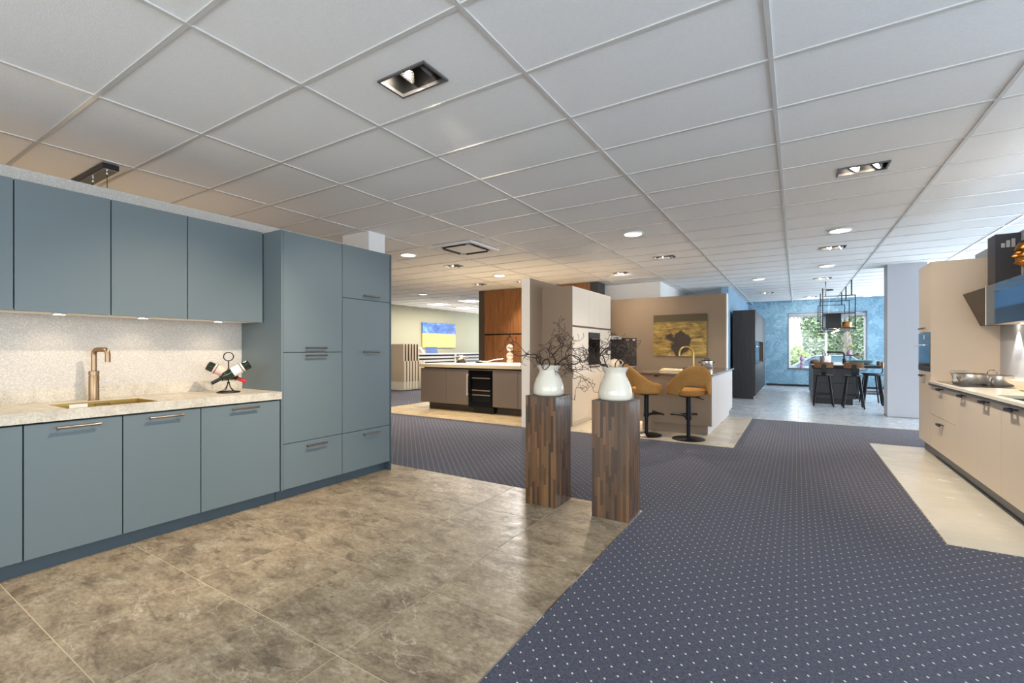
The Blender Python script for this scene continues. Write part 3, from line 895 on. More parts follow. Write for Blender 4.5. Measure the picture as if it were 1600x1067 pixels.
obj('safety_lever', MB().tube([(fx + .02, fy + .02, fz + .075), (fx + .025, fy + .05, fz + .078)], .0055, 10), 'steel', t)

# wine rack with two bottles
rx, ry, rz = -3.875, 1.925, .9195
t = thing('wine_rack', 'black wrought iron wine bottle stand with ring handle, on teal kitchen worktop', 'wine rack', (rx, ry, rz))
ring = lambda R, z, n=36, ax=Vector((0, 0, 1)): [(rx + R * cos(2 * pi * k / n), ry + R * sin(2 * pi * k / n), z) for k in range(n)]
obj('base_ring', MB().tube(ring(.078, rz + .005), .005, 8, True), 'iron', t)
for k in range(4):
    a = k * pi / 2 + .5
    obj('leg', MB().tube([(rx + .075 * cos(a), ry + .075 * sin(a), rz + .008), (rx + .045 * cos(a), ry + .045 * sin(a), rz + .016), (rx + .02 * cos(a), ry + .02 * sin(a), rz + .04), (rx + .006 * cos(a), ry + .006 * sin(a), rz + .075)], .003, 8), 'iron', t)
obj('collar', MB().lathe([(.004, rz + .07), (.012, rz + .076), (.012, rz + .082), (.004, rz + .088)], 14, None, (rx, ry, 0)), 'iron', t)
obj('stem', MB().tube([(rx, ry, rz + .07), (rx, ry, rz + .255)], .0048, 10), 'iron', t)
vd = Vector((.47, .88, 0))       # roughly across the view
loop = [(rx + vd.x * .034 * sin(2 * pi * k / 28), ry + vd.y * .034 * sin(2 * pi * k / 28), rz + .288 - .034 * cos(2 * pi * k / 28)) for k in range(28)]
obj('ring_handle', MB().tube(loop, .0042, 8, True), 'iron', t)

def bottle(name, label, centre, direction, cap, lab, grp):
    d = Vector(direction).normalized()
    q = Vector((0, 0, 1)).rotation_difference(d).to_matrix().to_4x4()
    Mx = Matrix.Translation(centre) @ q @ Matrix.Translation((0, 0, -.15))
    t = thing(name, label, 'bottle', centre, 0, grp)
    obj('glass_body', MB().lathe([(.001, .006), (.03, 0), (.037, .006), (.0375, .17), (.034, .195), (.022, .215), (.0145, .232), (.0135, .25)], 28, Mx), 'green_glass', t)
    obj('bottle_label', MB().lathe([(.0379, .05), (.0379, .135)], 28, Mx), lab, t)
    obj('capsule', MB().lathe([(.0143, .232), (.0143, .298), (.013, .30), (.001, .30)], 20, Mx), cap, t)
    return d
c1 = Vector((rx + .045, ry - .005, rz + .155))
c2 = Vector((rx - .035, ry + .005, rz + .150))
d1 = Vector((-.47 * .86, -.88 * .86, -.50))
d2 = Vector((.47 * .87, .88 * .87, -.46))
bottle('wine_bottle', 'wine bottle with black capsule and white label, lying in front in the iron stand', c1, d1, 'black', 'label', 'wine bottles in the iron stand')
bottle('wine_bottle', 'wine bottle with red capsule and pink label, lying behind in the iron stand', c2, d2, 'redcap', 'labelpink', 'wine bottles in the iron stand')
for cc, dd in ((c1, d1), (c2, d2)):
    for off, R in ((-.085, .041), (.075, .022)):
        d = dd.normalized(); p = cc + d * off
        u = d.cross(Vector((0, 0, 1))).normalized(); w = u.cross(d)
        rr = [p + (u * cos(2 * pi * k / 24) + w * sin(2 * pi * k / 24)) * R for k in range(24)]
        obj('bottle_ring', MB().tube(rr, .0028, 6, True), 'iron', t)
    obj('ring_arm', MB().bar(Vector((rx, ry, rz + .1)), cc + dd.normalized() * .075 - Vector((0, 0, .022)), .004), 'iron', t)
    obj('ring_arm', MB().bar(Vector((rx, ry, rz + .12)), cc + dd.normalized() * -.085 - Vector((0, 0, .040)), .004), 'iron', t)

# wall cabinets
us = [.15, .732, 1.175, 1.623, 2.19]
ul = ['leftmost and cut off by the picture edge', 'largest, second from left over the tap', 'third from left in the middle', 'last one, beside the tall cabinets']
UX = -3.85
for k in range(4):
    a, b = us[k], us[k + 1]
    t = thing('wall_cabinet', 'teal grey handleless wall cabinet, ' + ul[k], 'cabinet', (-4.0, (a + b) / 2, 1.49), 0, 'teal wall cabinets')
    obj('body', box(-4.198, UX - .021, a + .001, b - .001, 1.505, 2.255), 'teal_dark', t)
    obj('door', box(UX - .02, UX, a + G2, b - G2, 1.492, 2.258), 'teal', t, .0012)
    obj('bottom_panel', box(-4.198, UX - .021, a + .001, b - .001, 1.496, 1.505), 'taupe_lt', t)
    if k:
        yc = (.96, 1.40, 1.905)[k - 1]
        lx = -3.995
        obj('under_light', MB().lathe([(.034, 1.4955), (.034, 1.489), (.029, 1.487), (.029, 1.489)], 28, None, (lx, yc, 0)), 'steel', t)
        obj('under_light_lens', MB().lathe([(.028, 1.489), (.028, 1.4875)], 28, None, (lx, yc, 0)), 'lamp_on', t)
        lamp('under_cabinet_beam', 'SPOT', (lx, yc, 1.48), 2.6 * S, kelvin(3500), (lx - .03, yc, .9), .02, angle=140, blend=.8)
lamp('under_cabinet_beam', 'SPOT', (-3.995, .45, 1.48), 2.6 * S, kelvin(3500), (-4.02, .45, .9), .02, angle=140, blend=.8)

# tall cabinets with side panels
tl = thing('tall_cabinet', 'teal grey tall cabinet, left one with two doors over a drawer', 'cabinet', (-3.9, 2.5, 0), 0, 'teal tall cabinets')
obj('side_panel', box(-4.198, FX + .003, 2.197, 2.213, .1, 2.252), 'teal', tl)
obj('body', box(-4.198, FX - .022, 2.2145, 2.796, .10, 2.25), 'gap', tl)
d = obj('door', box(FX - .02, FX, 2.217, 2.794, 1.243, 2.25), 'teal', tl, .0012); pull(d, 2.508, 1.279, .205)
d = obj('door', box(FX - .02, FX, 2.217, 2.794, .481, 1.238), 'teal', tl, .0012); pull(d, 2.508, 1.213, .205)
d = obj('drawer', box(FX - .02, FX, 2.217, 2.794, .103, .476), 'teal', tl, .0012); pull(d, 2.513, .434, .2)
obj('plinth', box(-3.70, -3.675, 2.198, 2.797, .006, .099), 'teal_dark', tl)
tr = thing('tall_cabinet', 'teal grey tall cabinet at the end of the run, right one with end panel', 'cabinet', (-3.9, 3.1, 0), 0, 'teal tall cabinets')
obj('body', box(-4.198, FX - .022, 2.798, 3.38, .10, 2.25), 'gap', tr)
obj('side_panel', box(-4.198, FX + .003, 3.384, 3.401, .0, 2.252), 'teal_dark', tr)
d = obj('door', box(FX - .02, FX, 2.80, 3.381, 1.752, 2.25), 'teal', tr, .0012); pull(d, 3.123, 1.788, .195)
d = obj('door', box(FX - .02, FX, 2.80, 3.381, .48, 1.747), 'teal', tr, .0012); pull(d, 3.123, 1.24, .195)
d = obj('drawer', box(FX - .02, FX, 2.80, 3.381, .103, .475), 'teal', tr, .0012); pull(d, 3.123, .434, .195)
obj('plinth', box(-3.70, -3.675, 2.798, 3.383, .006, .099), 'teal_dark', tr)

# ------------------------------------------------------------------ PEDESTALS, VASES, TWIGS
STRIPC = [(112, 84, 60), (128, 100, 74), (94, 70, 52), (140, 110, 82), (106, 86, 68), (76, 58, 46), (120, 92, 66), (136, 104, 76), (98, 78, 60)]
def pedestal(label, x0, x1, y0, y1, H):
    t = thing('pedestal', label, 'pedestal', ((x0 + x1) / 2, (y0 + y1) / 2, .006), 0, 'wooden strip pedestals')
    obj('core', box(x0 + .004, x1 - .004, y0 + .004, y1 - .004, .006, H - .001), 'browndark', t)
    obj('top_board', box(x0, x1, y0, y1, H - .001, H + .003), 'browndark', t)
    me = unit_mesh('strip')
    n = 13
    for side in range(4):
        L = (x1 - x0) if side % 2 == 0 else (y1 - y0)
        w = L / n
        for k in range(n):
            z = .006
            first = True
            while z < H - .012:
                h = rnd.uniform(.10, .34) if not first else rnd.uniform(.04, .3)
                first = False
                z1 = min(H - .001, z + h)
                if H - z1 < .06: z1 = H - .001
                c = lin(rnd.choice(STRIPC)); f_ = rnd.uniform(.85, 1.2); c = (c[0] * f_ * .80, c[1] * f_ * .66, c[2] * f_ * .46)
                pr = rnd.uniform(0, .0012)
                zc, dz = (z + z1) / 2, z1 - z - .0006
                u = (x0 if side % 2 == 0 else y0) + (k + .5) * w
                if side == 0: inst(me, 'wood_strip', (u, y0 + .002 - pr / 2, zc), t, (w - .0004, .004 + pr, dz), c)
                elif side == 2: inst(me, 'wood_strip', (u, y1 - .002 + pr / 2, zc), t, (w - .0004, .004 + pr, dz), c)
                elif side == 1: inst(me, 'wood_strip', (x1 - .002 + pr / 2, u, zc), t, (.004 + pr, w - .0004, dz), c)
                else: inst(me, 'wood_strip', (x0 + .002 - pr / 2, u, zc), t, (.004 + pr, w - .0004, dz), c)
                z = z1
    return t
pedestal('wood strip pedestal, left one on the tile edge', -1.893, -1.620, 3.262, 3.545, .884)
pedestal('wood strip pedestal, right one at carpet corner', -1.315, -1.03, 3.262, 3.535, .880)

def vase(label, x, y, z):
    prof = [(.001, .002), (.112, 0), (.120, .004), (.1285, .02), (.129, .05), (.122, .09), (.106, .135), (.088, .17), (.079, .19), (.078, .20), (.084, .217),
            (.100, .240), (.104, .246), (.101, .247), (.080, .218), (.073, .20), (.08, .17), (.11, .09), (.12, .03), (.08, .012), (.001, .010)]
    o = obj('vase', MB().lathe(prof, 48, None, (x, y, z)), 'ceramic')
    return tag(o, label, 'vase')
VA = (-1.752, 3.40, .8875); VB = (-1.178, 3.395, .8835)
vase('glossy white vase with twigs on the left pedestal', *VA)
vase('glossy white vase with twigs on the right pedestal', *VB)

def twig(start, direction, length, r0, seed, depth=3):
    R = random.Random(seed)
    mb = MB()
    def grow(p, d, L, r, dep):
        n = max(5, int(L / .013))
        pts, rad = [Vector(p)], [r]
        d = Vector(d).normalized(); d0 = d.copy()
        tw = Vector((R.gauss(0, 1), R.gauss(0, 1), R.gauss(0, 1))).normalized()
        step = L / n
        kids = []
        for i in range(n):
            if R.random() < .30: tw = Vector((R.gauss(0, 1), R.gauss(0, 1), R.gauss(0, 1))).normalized()
            d = (d + tw.cross(d) * .58 + d0 * .30 + Vector((R.gauss(0, .16), R.gauss(0, .16), R.gauss(0, .16)))).normalized()
            pts.append(pts[-1] + d * step); rad.append(max(.0016, r * (1 - .72 * (i + 1) / n)))
            if dep > 0 and i > 1 and R.random() < .24:
                side = Vector((R.gauss(0, 1), R.gauss(0, 1), R.gauss(.1, 1))).normalized()
                kids.append((pts[-1].copy(), (d * .55 + side).normalized(), L * R.uniform(.28, .55), max(.0017, rad[-1] * .75), dep - 1))
        mb.tube(pts, rad, 5)
        for k in kids: grow(*k)
    grow(start, direction, length, r0, depth)
    return mb

LV_ = Vector((-.85, -.53, 0))      # towards the left of the view, level
FV_ = Vector((-.53, .85, 0))       # away from the viewer
def twigs(vpos, specs, labels, grp, seed):
    for k, (side, up, fwd, L, r0) in enumerate(specs):
        st = Vector(vpos) + Vector((0, 0, .05)) - LV_ * (side * .02)
        hs = Vector((LV_.x * side + FV_.x * fwd, LV_.y * side + FV_.y * fwd, 0))
        mouth = Vector(vpos) + Vector((0, 0, .258)) + hs.normalized() * .066
        d = hs + Vector((0, 0, up))
        mb = twig(mouth, d, L * 1.42, r0 * 1.35, seed + k * 17, 3)
        mb.tube([st, (st + mouth) / 2 - hs * .01, mouth], [r0, r0, r0], 6)
        o = obj('twig', mb, 'twig')
        tag(o, labels[k], 'twig', grp)
twigs(VA, [(.95, .18, .0, .23, .0042), (.55, .75, .2, .27, .0042), (.15, 1.0, -.1, .30, .0045), (-.35, .9, .2, .36, .0046), (-.9, .55, -.1, .40, .0046), (-1.0, .12, .1, .38, .0044), (-.6, -.05, -.4, .30, .0034)],
      ['dark hazel twig in the left vase reaching far out over its left side', 'dark hazel twig in the left vase rising steeply to the left', 'dark hazel twig standing up from the middle of the left vase',
       'tallest dark hazel twig in the left vase, leaning to the right', 'dark hazel twig in the left vase reaching up in front of the cream doors', 'dark hazel twig in the left vase stretching level towards the right vase',
       'dark hazel twig in the left vase drooping in front of the cream cabinet side'], 'twigs in the left vase', 11)
twigs(VB, [(.9, .55, .0, .30, .0068), (1.0, .05, -.1, .26, .0040), (.35, .7, .1, .24, .0036), (-.35, .75, .1, .20, .0034), (.1, .5, -.4, .16, .0030)],
      ['thickest brown twig in the right vase, leaning over to the left vase', 'thin twig in the right vase stretching level to the left', 'twig in the right vase rising before the black oven',
       'twig in the right vase standing before the black marble panel', 'short tangled twig at the front of the right vase'], 'twigs in the right vase', 301)

# ------------------------------------------------------------------ WINE COOLER ISLAND (left back)
IY = 7.27
t_is = [(-6.80, -6.10, 'left end'), (-6.10, -5.53, 'left of the wine cooler'), (-4.955, -4.39, 'right of the wine cooler'), (-4.39, -3.83, 'against the divider wall')]
for a, b, w in t_is:
    t = thing('island_cabinet', 'brown island base cabinet front, ' + w, 'cabinet', ((a + b) / 2, IY + .3, .0), 0, 'brown island cabinets')
    obj('body', box(a + .001, b - .001, IY + .022, 8.7, .155, .862), 'browndark', t)
    obj('door', box(a + G2, b - G2, IY, IY + .02, .155, .862), 'brown', t, .0012)
    obj('plinth', box(a + (.10 if a < -6.7 else 0), b, IY + .16, 8.6, .006, .154), 'browndark', t)
t = thing('wine_cooler', 'black glass-fronted wine cooler built into the brown island', 'wine cooler', (-5.24, IY, .05))
a, b = -5.527, -4.958
obj('body', box(a, b, IY + .03, 8.7, .10, .86), 'black', t)
obj('door_frame', MB().box(a, a + .07, IY - .005, IY + .02, .13, .845).box(b - .05, b, IY - .005, IY + .02, .13, .845).box(a + .07, b - .05, IY - .005, IY + .02, .77, .845).box(a + .07, b - .05, IY - .005, IY + .02, .13, .22), 'blackglass', t)
obj('door_glass', box(a + .07, b - .05, IY + .004, IY + .01, .22, .77), 'clear', t)
for z in (.695, .455, .365):
    obj('shelf', box(a + .075, b - .055, IY + .011, IY + .028, z - .010, z + .010), 'sandtop', t)
obj('kick_plate', box(a + .08, b, IY + .05, IY + .12, .02, .10), 'black', t)
obj('handle', MB().tube([(a - .012, IY - .035, .35), (a - .012, IY - .035, .78)], .013, 10).tube([(a - .012, IY - .035, .38), (a - .0, IY + .0, .38)], .006, 8).tube([(a - .012, IY - .035, .75), (a, IY, .75)], .006, 8), 'satin', t)
obj('filler', box(a, b, IY + .0, IY + .02, .847, .862), 'brown', t)
t = thing('island_worktop', 'thick sand coloured worktop on the brown island', 'worktop', (-5.3, 8, .88))
obj('slab', box(-6.86, -3.82, IY - .02, 8.86, .89, .955), 'sandtop', t, .002)
obj('shadow_rail', box(-6.72, -3.83, IY + .02, 8.7, .864, .89), 'black', t)

def pot(name, label, x, y, z, R, H, lid=True, mat='steel', handles='black', grp=None, rot=0, lidmat=None):
    t = thing(name, label, 'pot', (x, y, z), 0, grp)
    obj('pot_body', MB().lathe([(.001, .003), (R * .93, .0), (R, .01), (R, H), (R * 1.03, H + .002), (R * .98, H + .003), (R * .97, H - .003), (R * .97, .012), (.001, .008)], 36, None, (x, y, z)), mat, t)
    if lid:
        l = obj('lid', MB().lathe([(R * 1.0, H + .004), (R * .98, H + .009), (R * .5, H + .020), (.001, H + .024)], 36, None, (x, y, z)), lidmat or mat, t)
    w = R * .35
    obj('lid_handle', MB().tube([(x - w * cos(rot), y - w * sin(rot), z + H + .012), (x - w * cos(rot), y - w * sin(rot), z + H + .045), (x + w * cos(rot), y + w * sin(rot), z + H + .045), (x + w * cos(rot), y + w * sin(rot), z + H + .012)], .0085, 8), handles, t)
    for s_ in (-1, 1):
        c_, q = cos(rot), sin(rot)
        pts = []
        for u in range(7):
            a_ = (u / 6 - .5) * pi
            lx = s_ * (R + .045 * cos(a_)); ly = .04 * sin(a_)
            pts.append((x + lx * c_ - ly * q, y + lx * q + ly * c_, z + H * .86))
        obj('side_handle', MB().tube(pts, .009, 8), handles, t)
    return t
pot('cooking_pot', 'steel cooking pot with lid on the sand worktop', -6.62, 8.42, .956, .115, .12, True, 'steel', 'steel', None, .5)
t = thing('frying_pan', 'steel frying pan with long handle on the sand worktop', 'pan', (-6.0, 8.35, .956))
obj('pan_body', MB().lathe([(.001, .003), (.11, 0), (.135, .04), (.139, .041), (.132, .038), (.105, .008), (.001, .006)], 36, None, (-6.0, 8.35, .956)), 'steel', t)
obj('pan_handle', MB().tube([(-5.88, 8.41, .985), (-5.75, 8.47, 1.02), (-5.55, 8.57, 1.055)], [.011, .010, .012], 8), 'steel', t)
t = thing('hob', 'dark glass hob on the sand worktop beside pan and pot', 'hob', (-6.4, 8.35, .9555))
obj('glass_plate', box(-6.85 + .08, -5.9, 8.1, 8.62, .9552, .9558), 'blackglass', t)
# two glass balls stacked on a stand
gx, gy, gz = -5.19, 8.27, .956
t = thing('glass_ornament', 'stacked clear glass globe ornament before the walnut wall', 'ornament', (gx, gy, gz))
obj('stand', MB().lathe([(.085, 0), (.085, .012), (.07, .014), (.07, .085), (.075, .09), (.001, .09)], 28, None, (gx, gy, gz)), 'crystal', t)
for k, zc in enumerate((.165, .335)):
    R = .075
    pr = [(max(.001, R * sin(a)), zc - R * cos(a)) for a in [pi * u / 14 for u in range(15)]]
    o = obj('globe', MB().lathe(pr, 28, None, (gx, gy, gz)), 'crystal', t)
    obj('globe_band', MB().tube([(gx + R * 1.01 * cos(2 * pi * u / 28), gy + R * 1.01 * sin(2 * pi * u / 28), gz + zc) for u in range(28)], .004, 6, True), 'gold', o)
obj('post', MB().cyl((gx, gy, gz), .008, .09, .42), 'steel', t)

# walnut wall
t = thing('walnut_panel_wall', 'tall walnut veneer panel wall with dark edge posts, behind the brown island', 'panel wall', (-5.6, 10.3, 0))
obj('end_post', box(-7.335, -7.15, 10.1, 10.56, 0, CEIL), 'browndark', t)
obj('end_post', box(-4.115, -3.925, 10.1, 10.56, 0, CEIL), 'anthr', t)
obj('core', box(-7.145, -4.12, 10.13, 10.56, 0, CEIL), 'black', t)
for a, b in ((-7.147, -5.65), (-5.648, -4.118)):
    obj('walnut_panel', box(a, b, 10.104, 10.129, 1.67, CEIL - .004), 'walnut', t)
    obj('walnut_panel', box(a, b, 10.104, 10.129, .1, 1.635), 'walnut', t)

# ------------------------------------------------------------------ SAMPLE RACK, SLATTED COUNTER, ART (far left)
t = thing('sample_rack', 'rack of upright beige sample boards on ivory feet, beside the teal tall cabinet', 'display rack', (-10.3, 10.3, 0))
for k in range(6):
    y = 10.0 + k * .125
    x1 = -10.05
    bd = obj('sample_board', box(x1 - .62, x1 - .004, y, y + .022, .27, 1.415), 'beigeboard' if k == 0 else 'brownboard', t)
    obj('board_edge', box(x1 - .004, x1 + .010, y - .012, y + .034, .9, 1.42), 'ivory', t)
    obj('board_support', box(x1 - .60, x1 + .014, y + .024, y + .085, .03, .90), 'ivory', t)
    obj('foot_panel', box(x1 - .62, x1 + .012, y - .002, y + .022, .02, .268), 'ivory', t)
obj('end_foot', MB().prism([(-10.05 - .1, .0), (-9.80, .0), (-9.98, .90), (-10.08, .90)], 10.78, 10.84, 'Y'), 'ivory', t)
obj('base_rail', box(-10.5, -10.2, 10.02, 10.75, .0, .03), 'ivory', t)

t = thing('slatted_counter', 'long low white counter with horizontal slats, under the blue and yellow painting', 'counter', (-10.7, 14, 0))
obj('carcass', box(-11.2, -10.50, 11.02, 17.0, 0, .99), 'black', t)
for k in range(9):
    z = .012 + k * .118
    obj('slat', box(-10.50, -10.45, 11.0, 17.0, z, z + .062), 'white', t)
obj('counter_top', box(-11.25, -10.43, 10.98, 17.02, 1.075, 1.105), 'white', t)
obj('end_panel', box(-11.2, -10.45, 10.98, 11.0, 0, 1.07), 'white', t)
obj('bracket', box(-10.455, -10.425, 12.9, 13.0, .0, 1.075), 'white', t)
obj('back_rail', box(-11.2, -11.15, 11.0, 17.0, .99, 1.075), 'white', t)
t = thing('leaflet_stand', 'white slanted leaflet stand on the end of the slatted counter', 'stand', (-10.75, 11.3, 1.106))
obj('back_plate', MB().prism([(-10.52, 1.107), (-10.49, 1.107), (-10.66, 1.33), (-10.69, 1.33)], 11.08, 11.42, 'Y'), 'white', t)
obj('leaflet', MB().prism([(-10.485, 1.12), (-10.482, 1.12), (-10.60, 1.29), (-10.603, 1.29)], 11.12, 11.30, 'Y'), 'wood_in', t)
obj('wood_foot', box(-10.66, -10.46, 11.06, 11.30, 1.106, 1.13), 'sandtop', t)
t = thing('blue_sample_board', 'blue tiled sample board leaning on the slatted counter below the painting', 'sample board', (-10.8, 11.9, 1.106))
for i in range(3):
    for j in range(2):
        y = 11.62 + i * .19; z0 = 1.108 + j * .115
        obj('tile', MB().prism([(-10.62 - j * .02, z0), (-10.605 - j * .02, z0), (-10.625 - j * .02, z0 + .112), (-10.64 - j * .02, z0 + .112)], y, y + .185, 'Y'), 'bluesample', t)
t = thing('painting', 'small blue and yellow abstract canvas on the sage green wall', 'painting', (-12.37, 14.3, 1.3))
obj('canvas', box(-12.385, -12.345, 13.29, 15.31, 1.315, 2.305), 'art_field', t)
obj('stretcher', box(-12.399, -12.386, 13.31, 15.29, 1.335, 2.285), 'black', t)

# ------------------------------------------------------------------ CREAM TALL CABINETS AND REAR COUNTER (middle)
CX = -3.1
seg = [(6.86, 7.53, 'nearest, with a plain side panel'), (7.53, 8.09, 'in the middle, with built-in oven'), (8.09, 8.66, 'farthest, beside the rear counter')]
for k, (a, b, w) in enumerate(seg):
    t = thing('tall_cabinet', 'cream white tall cabinet ' + w, 'cabinet', (-3.38, (a + b) / 2, 0), 0, 'cream tall cabinets')
    if k == 0: obj('side_panel', box(-3.654, CX, 6.845, 6.859, .006, 2.297), 'taupe', t)
    obj('body', box(-3.654, CX - .021, a + .001, b - .001, .09, 2.295), 'cream', t)
    obj('upper_door', box(CX - .02, CX, a + .002, b - .002, 1.66, 2.296), 'cream', t, .0012)
    obj('grip_groove', box(CX - .022, CX - .006, a + .002, b - .002, 1.63, 1.658), 'wood_in', t)
    if k == 1:
        ov = obj('oven', box(CX - .018, CX + .006, a + .012, b - .012, .985, 1.56), 'blackglass', t)
        obj('oven_panel', box(CX + .006, CX + .010, a + .02, b - .02, 1.46, 1.55), 'black', ov)
        obj('oven_handle', MB().tube([(CX + .03, a + .05, 1.445), (CX + .03, b - .05, 1.445)], .007, 8), 'blackmetal', ov)
        obj('lower_door', box(CX - .02, CX, a + .002, b - .002, .085, .90), 'cream', t, .0012)
        obj('handle', box(CX, CX + .02, a + .05, b - .05, .935, .965), 'wood_in', t)
        obj('oven_trim', box(CX - .02, CX - .004, a + .002, b - .002, .902, 1.628), 'cream', t)
    else: obj('lower_door', box(CX - .02, CX, a + .002, b - .002, .085, 1.628), 'cream', t, .0012)
    obj('plinth', box(-3.2, CX - .035, a, b, .006, .084), 'taupe_lt', t)
t = thing('rear_counter', 'cream base unit with white worktop, right of the cream tall cabinets', 'cabinet', (-3.38, 9.4, 0))
for a, b in ((8.665, 9.43), (9.43, 10.19)):
    d = obj('door', box(CX - .02, CX, a + .002, b - .002, .12, .83), 'cream', t, .0012)
obj('body', box(-3.65, CX - .022, 8.665, 10.195, .1, .86), 'cream', t)
obj('worktop', box(-3.65, CX + .03, 8.665, 10.198, .865, .885), 'white', t, .001)
obj('plinth', box(-3.2, -3.16, 8.665, 10.195, .006, .1), 'taupe_lt', t)
t = thing('splash_panel', 'black marble splash panel with hanging rail on the taupe wall', 'splash panel', (-3.33, 10.19, .89))
obj('stone_slab', box(-3.652, -3.045, 10.184, 10.199, .887, 1.515), 'marble', t)
obj('hanging_rail', MB().bar((-3.6, 10.165, 1.475), (-3.06, 10.165, 1.475), .018, .024), 'black', t)
obj('rail_clip', box(-3.28, -3.2, 10.15, 10.18, 1.455, 1.49), 'chrome', t)
obj('rail_clip', box(-3.12, -3.06, 10.15, 10.18, 1.455, 1.49), 'chrome', t)
t = thing('extractor_shelf', 'white slim extractor shelf above the rear counter', 'extractor', (-3.45, 9.5, 1.48))
obj('hood_body', box(-3.653, -3.3, 9.16, 9.92, 1.48, 1.545), 'white', t, .003)
obj('control_strip', box(-3.3, -3.298, 9.4, 9.7, 1.50, 1.52), 'black', t)
t = obj('bronze_vase', MB().lathe([(.001, 0), (.05, 0), (.085, .06), (.105, .12), (.095, .17), (.06, .205), (.05, .215), (.045, .21), (.001, .2)], 28, None, (-3.42, 9.28, 1.546)), 'gold')
tag(t, 'rounded bronze vase standing on the white extractor shelf', 'vase')
tx, ty, tz = -3.26, 9.35, .886
t = thing('teapot', 'white ceramic teapot with loop handle on the rear counter', 'teapot', (tx, ty, tz))
obj('pot_body', MB().lathe([(.001, 0), (.07, 0), (.105, .05), (.11, .09), (.09, .14), (.055, .165), (.001, .17)], 32, None, (tx, ty, tz)), 'ceramic', t)
obj('lid_knob', MB().lathe([(.001, .168), (.012, .17), (.016, .182), (.001, .192)], 14, None, (tx, ty, tz)), 'ceramic', t)
hd = [(tx + .09 + .065 * sin(a), ty + .05 + .03 * sin(a), tz + .095 + .055 * cos(a)) for a in [pi * u / 9 for u in range(10)]]
obj('handle', MB().tube(hd, .010, 8), 'ceramic', t)
obj('spout', MB().tube([(tx - .08, ty - .04, tz + .06), (tx - .13, ty - .06, tz + .10), (tx - .15, ty - .07, tz + .15)], [.02, .014, .010], 10), 'ceramic', t)

# painting on taupe wall
t = thing('painting', 'large dark ochre abstract canvas hanging on the taupe wall', 'painting', (-2.1, 10.18, 1.1))
obj('canvas', box(-2.66, -1.575, 10.155, 10.186, 1.115, 2.003), 'art_ochre', t)
obj('stretcher', box(-2.64, -1.59, 10.187, 10.199, 1.135, 1.985), 'black', t)

# ------------------------------------------------------------------ STOOL ISLAND
IX0, IX1, IYa, IYb = -2.09, -1.05, 7.19, 9.72
t = thing('kitchen_island', 'taupe fronted kitchen island with pale side doors, behind the mustard bar stools', 'island', (-1.55, 8.4, 0))
obj('front_panel', box(IX0, IX1 + .004, IYa - .02, IYa, .14, .868), 'taupe', t, .0015)
obj('body', box(IX0 + .02, IX1 - .022, IYa + .001, IYb, .14, .868), 'greywhite', t)
for a, b in ((7.19, 7.846), (7.846, 8.48), (8.48, 9.10), (9.10, 9.72)):
    obj('side_door', box(IX1 - .02, IX1, a + .002, b - .002, .14, .866), 'greywhite', t, .0012)
obj('plinth', box(IX0 + .03, IX1 - .055, IYa + .03, IYb - .03, .006, .139), 'greywhite', t)
obj('plinth_front', box(IX0 + .03, IX1 - .055, IYa + .018, IYa + .029, .006, .139), 'taupe', t)
isw = thing('island_worktop', 'thin dark taupe worktop on the stool island', 'worktop', (-1.55, 8.4, .87))
sx0, sx1, sy0, sy1 = -1.95, -1.62, 8.55, 9.15
mb = MB().box(-2.12, -1.03, 7.13, sy0, .871, .899).box(-2.12, -1.03, sy1, 9.78, .871, .899).box(-2.12, sx0, sy0, sy1, .871, .899).box(sx1, -1.03, sy0, sy1, .871, .899)
obj('slab', mb, 'taupetop', isw)
obj('edge_strip', box(-1.03, -1.024, 7.13, 9.78, .873, .898), 'steel', isw)
obj('socket_box', box(-1.86, -1.80, 7.145, 7.165, .845, .870), 'black', isw)
t = thing('island_sink', 'black sink bowl in the dark taupe worktop behind the stools', 'sink', ((sx0 + sx1) / 2, (sy0 + sy1) / 2, .75))
mb = MB().box(sx0, sx1, sy0, sy1, .75, .754).box(sx0, sx0 + .004, sy0, sy1, .754, .8985).box(sx1 - .004, sx1, sy0, sy1, .754, .8985).box(sx0 + .004, sx1 - .004, sy0, sy0 + .004, .754, .8985).box(sx0 + .004, sx1 - .004, sy1 - .004, sy1, .754, .8985)
obj('bowl', mb, 'black', t)
# swan neck tap
fx, fy, fz = -1.56, 8.62, .8995
t = thing('faucet', 'brass swan-neck tap on the stool island', 'tap', (fx, fy, fz))
rdir = Vector((-.85, -.53, 0))
pa = [Vector((fx, fy, fz + .05)), Vector((fx, fy, fz + .28))]
for u in range(1, 13):
    a = pi * u / 12
    pa.append(Vector((fx, fy, fz + .28)) + rdir * (.125 * (1 - cos(a))) + Vector((0, 0, .125 * sin(a))))
pa.append(pa[-1] + Vector((0, 0, -.035)))
obj('spout', MB().tube(pa, .0155, 14), 'brass', t)
obj('tap_body', MB().lathe([(.032, 0), (.032, .004), (.026, .006), (.026, .07), (.016, .075)], 24, None, (fx, fy, fz)), 'brass', t)
for s_ in (-1, 1):
    obj('tap_grip', MB().tube([Vector((fx, fy, fz + .045)) - rdir * .026 * s_, Vector((fx, fy, fz + .045)) - rdir * .075 * s_], .021, 16), 'chrome', t)
pot('cooking_pot', 'steel cooking pot with black handles on the stool island', -1.46, 9.42, .8995, .105, .135, True, 'steel', 'black', None, .56, 'blackmetal')
t = thing('folded_towel', 'folded cream towel on the dark taupe worktop', 'towel', (-1.75, 7.9, .9))
mb = MB()
for q in range(3):
    mb.box(-1.93 + q * .012, -1.58 - q * .01, 7.72 + q * .01, 7.98 - q * .008, .9 + q * .013, .9115 + q * .013)
obj('folds', mb, 'cloth', t, .004)

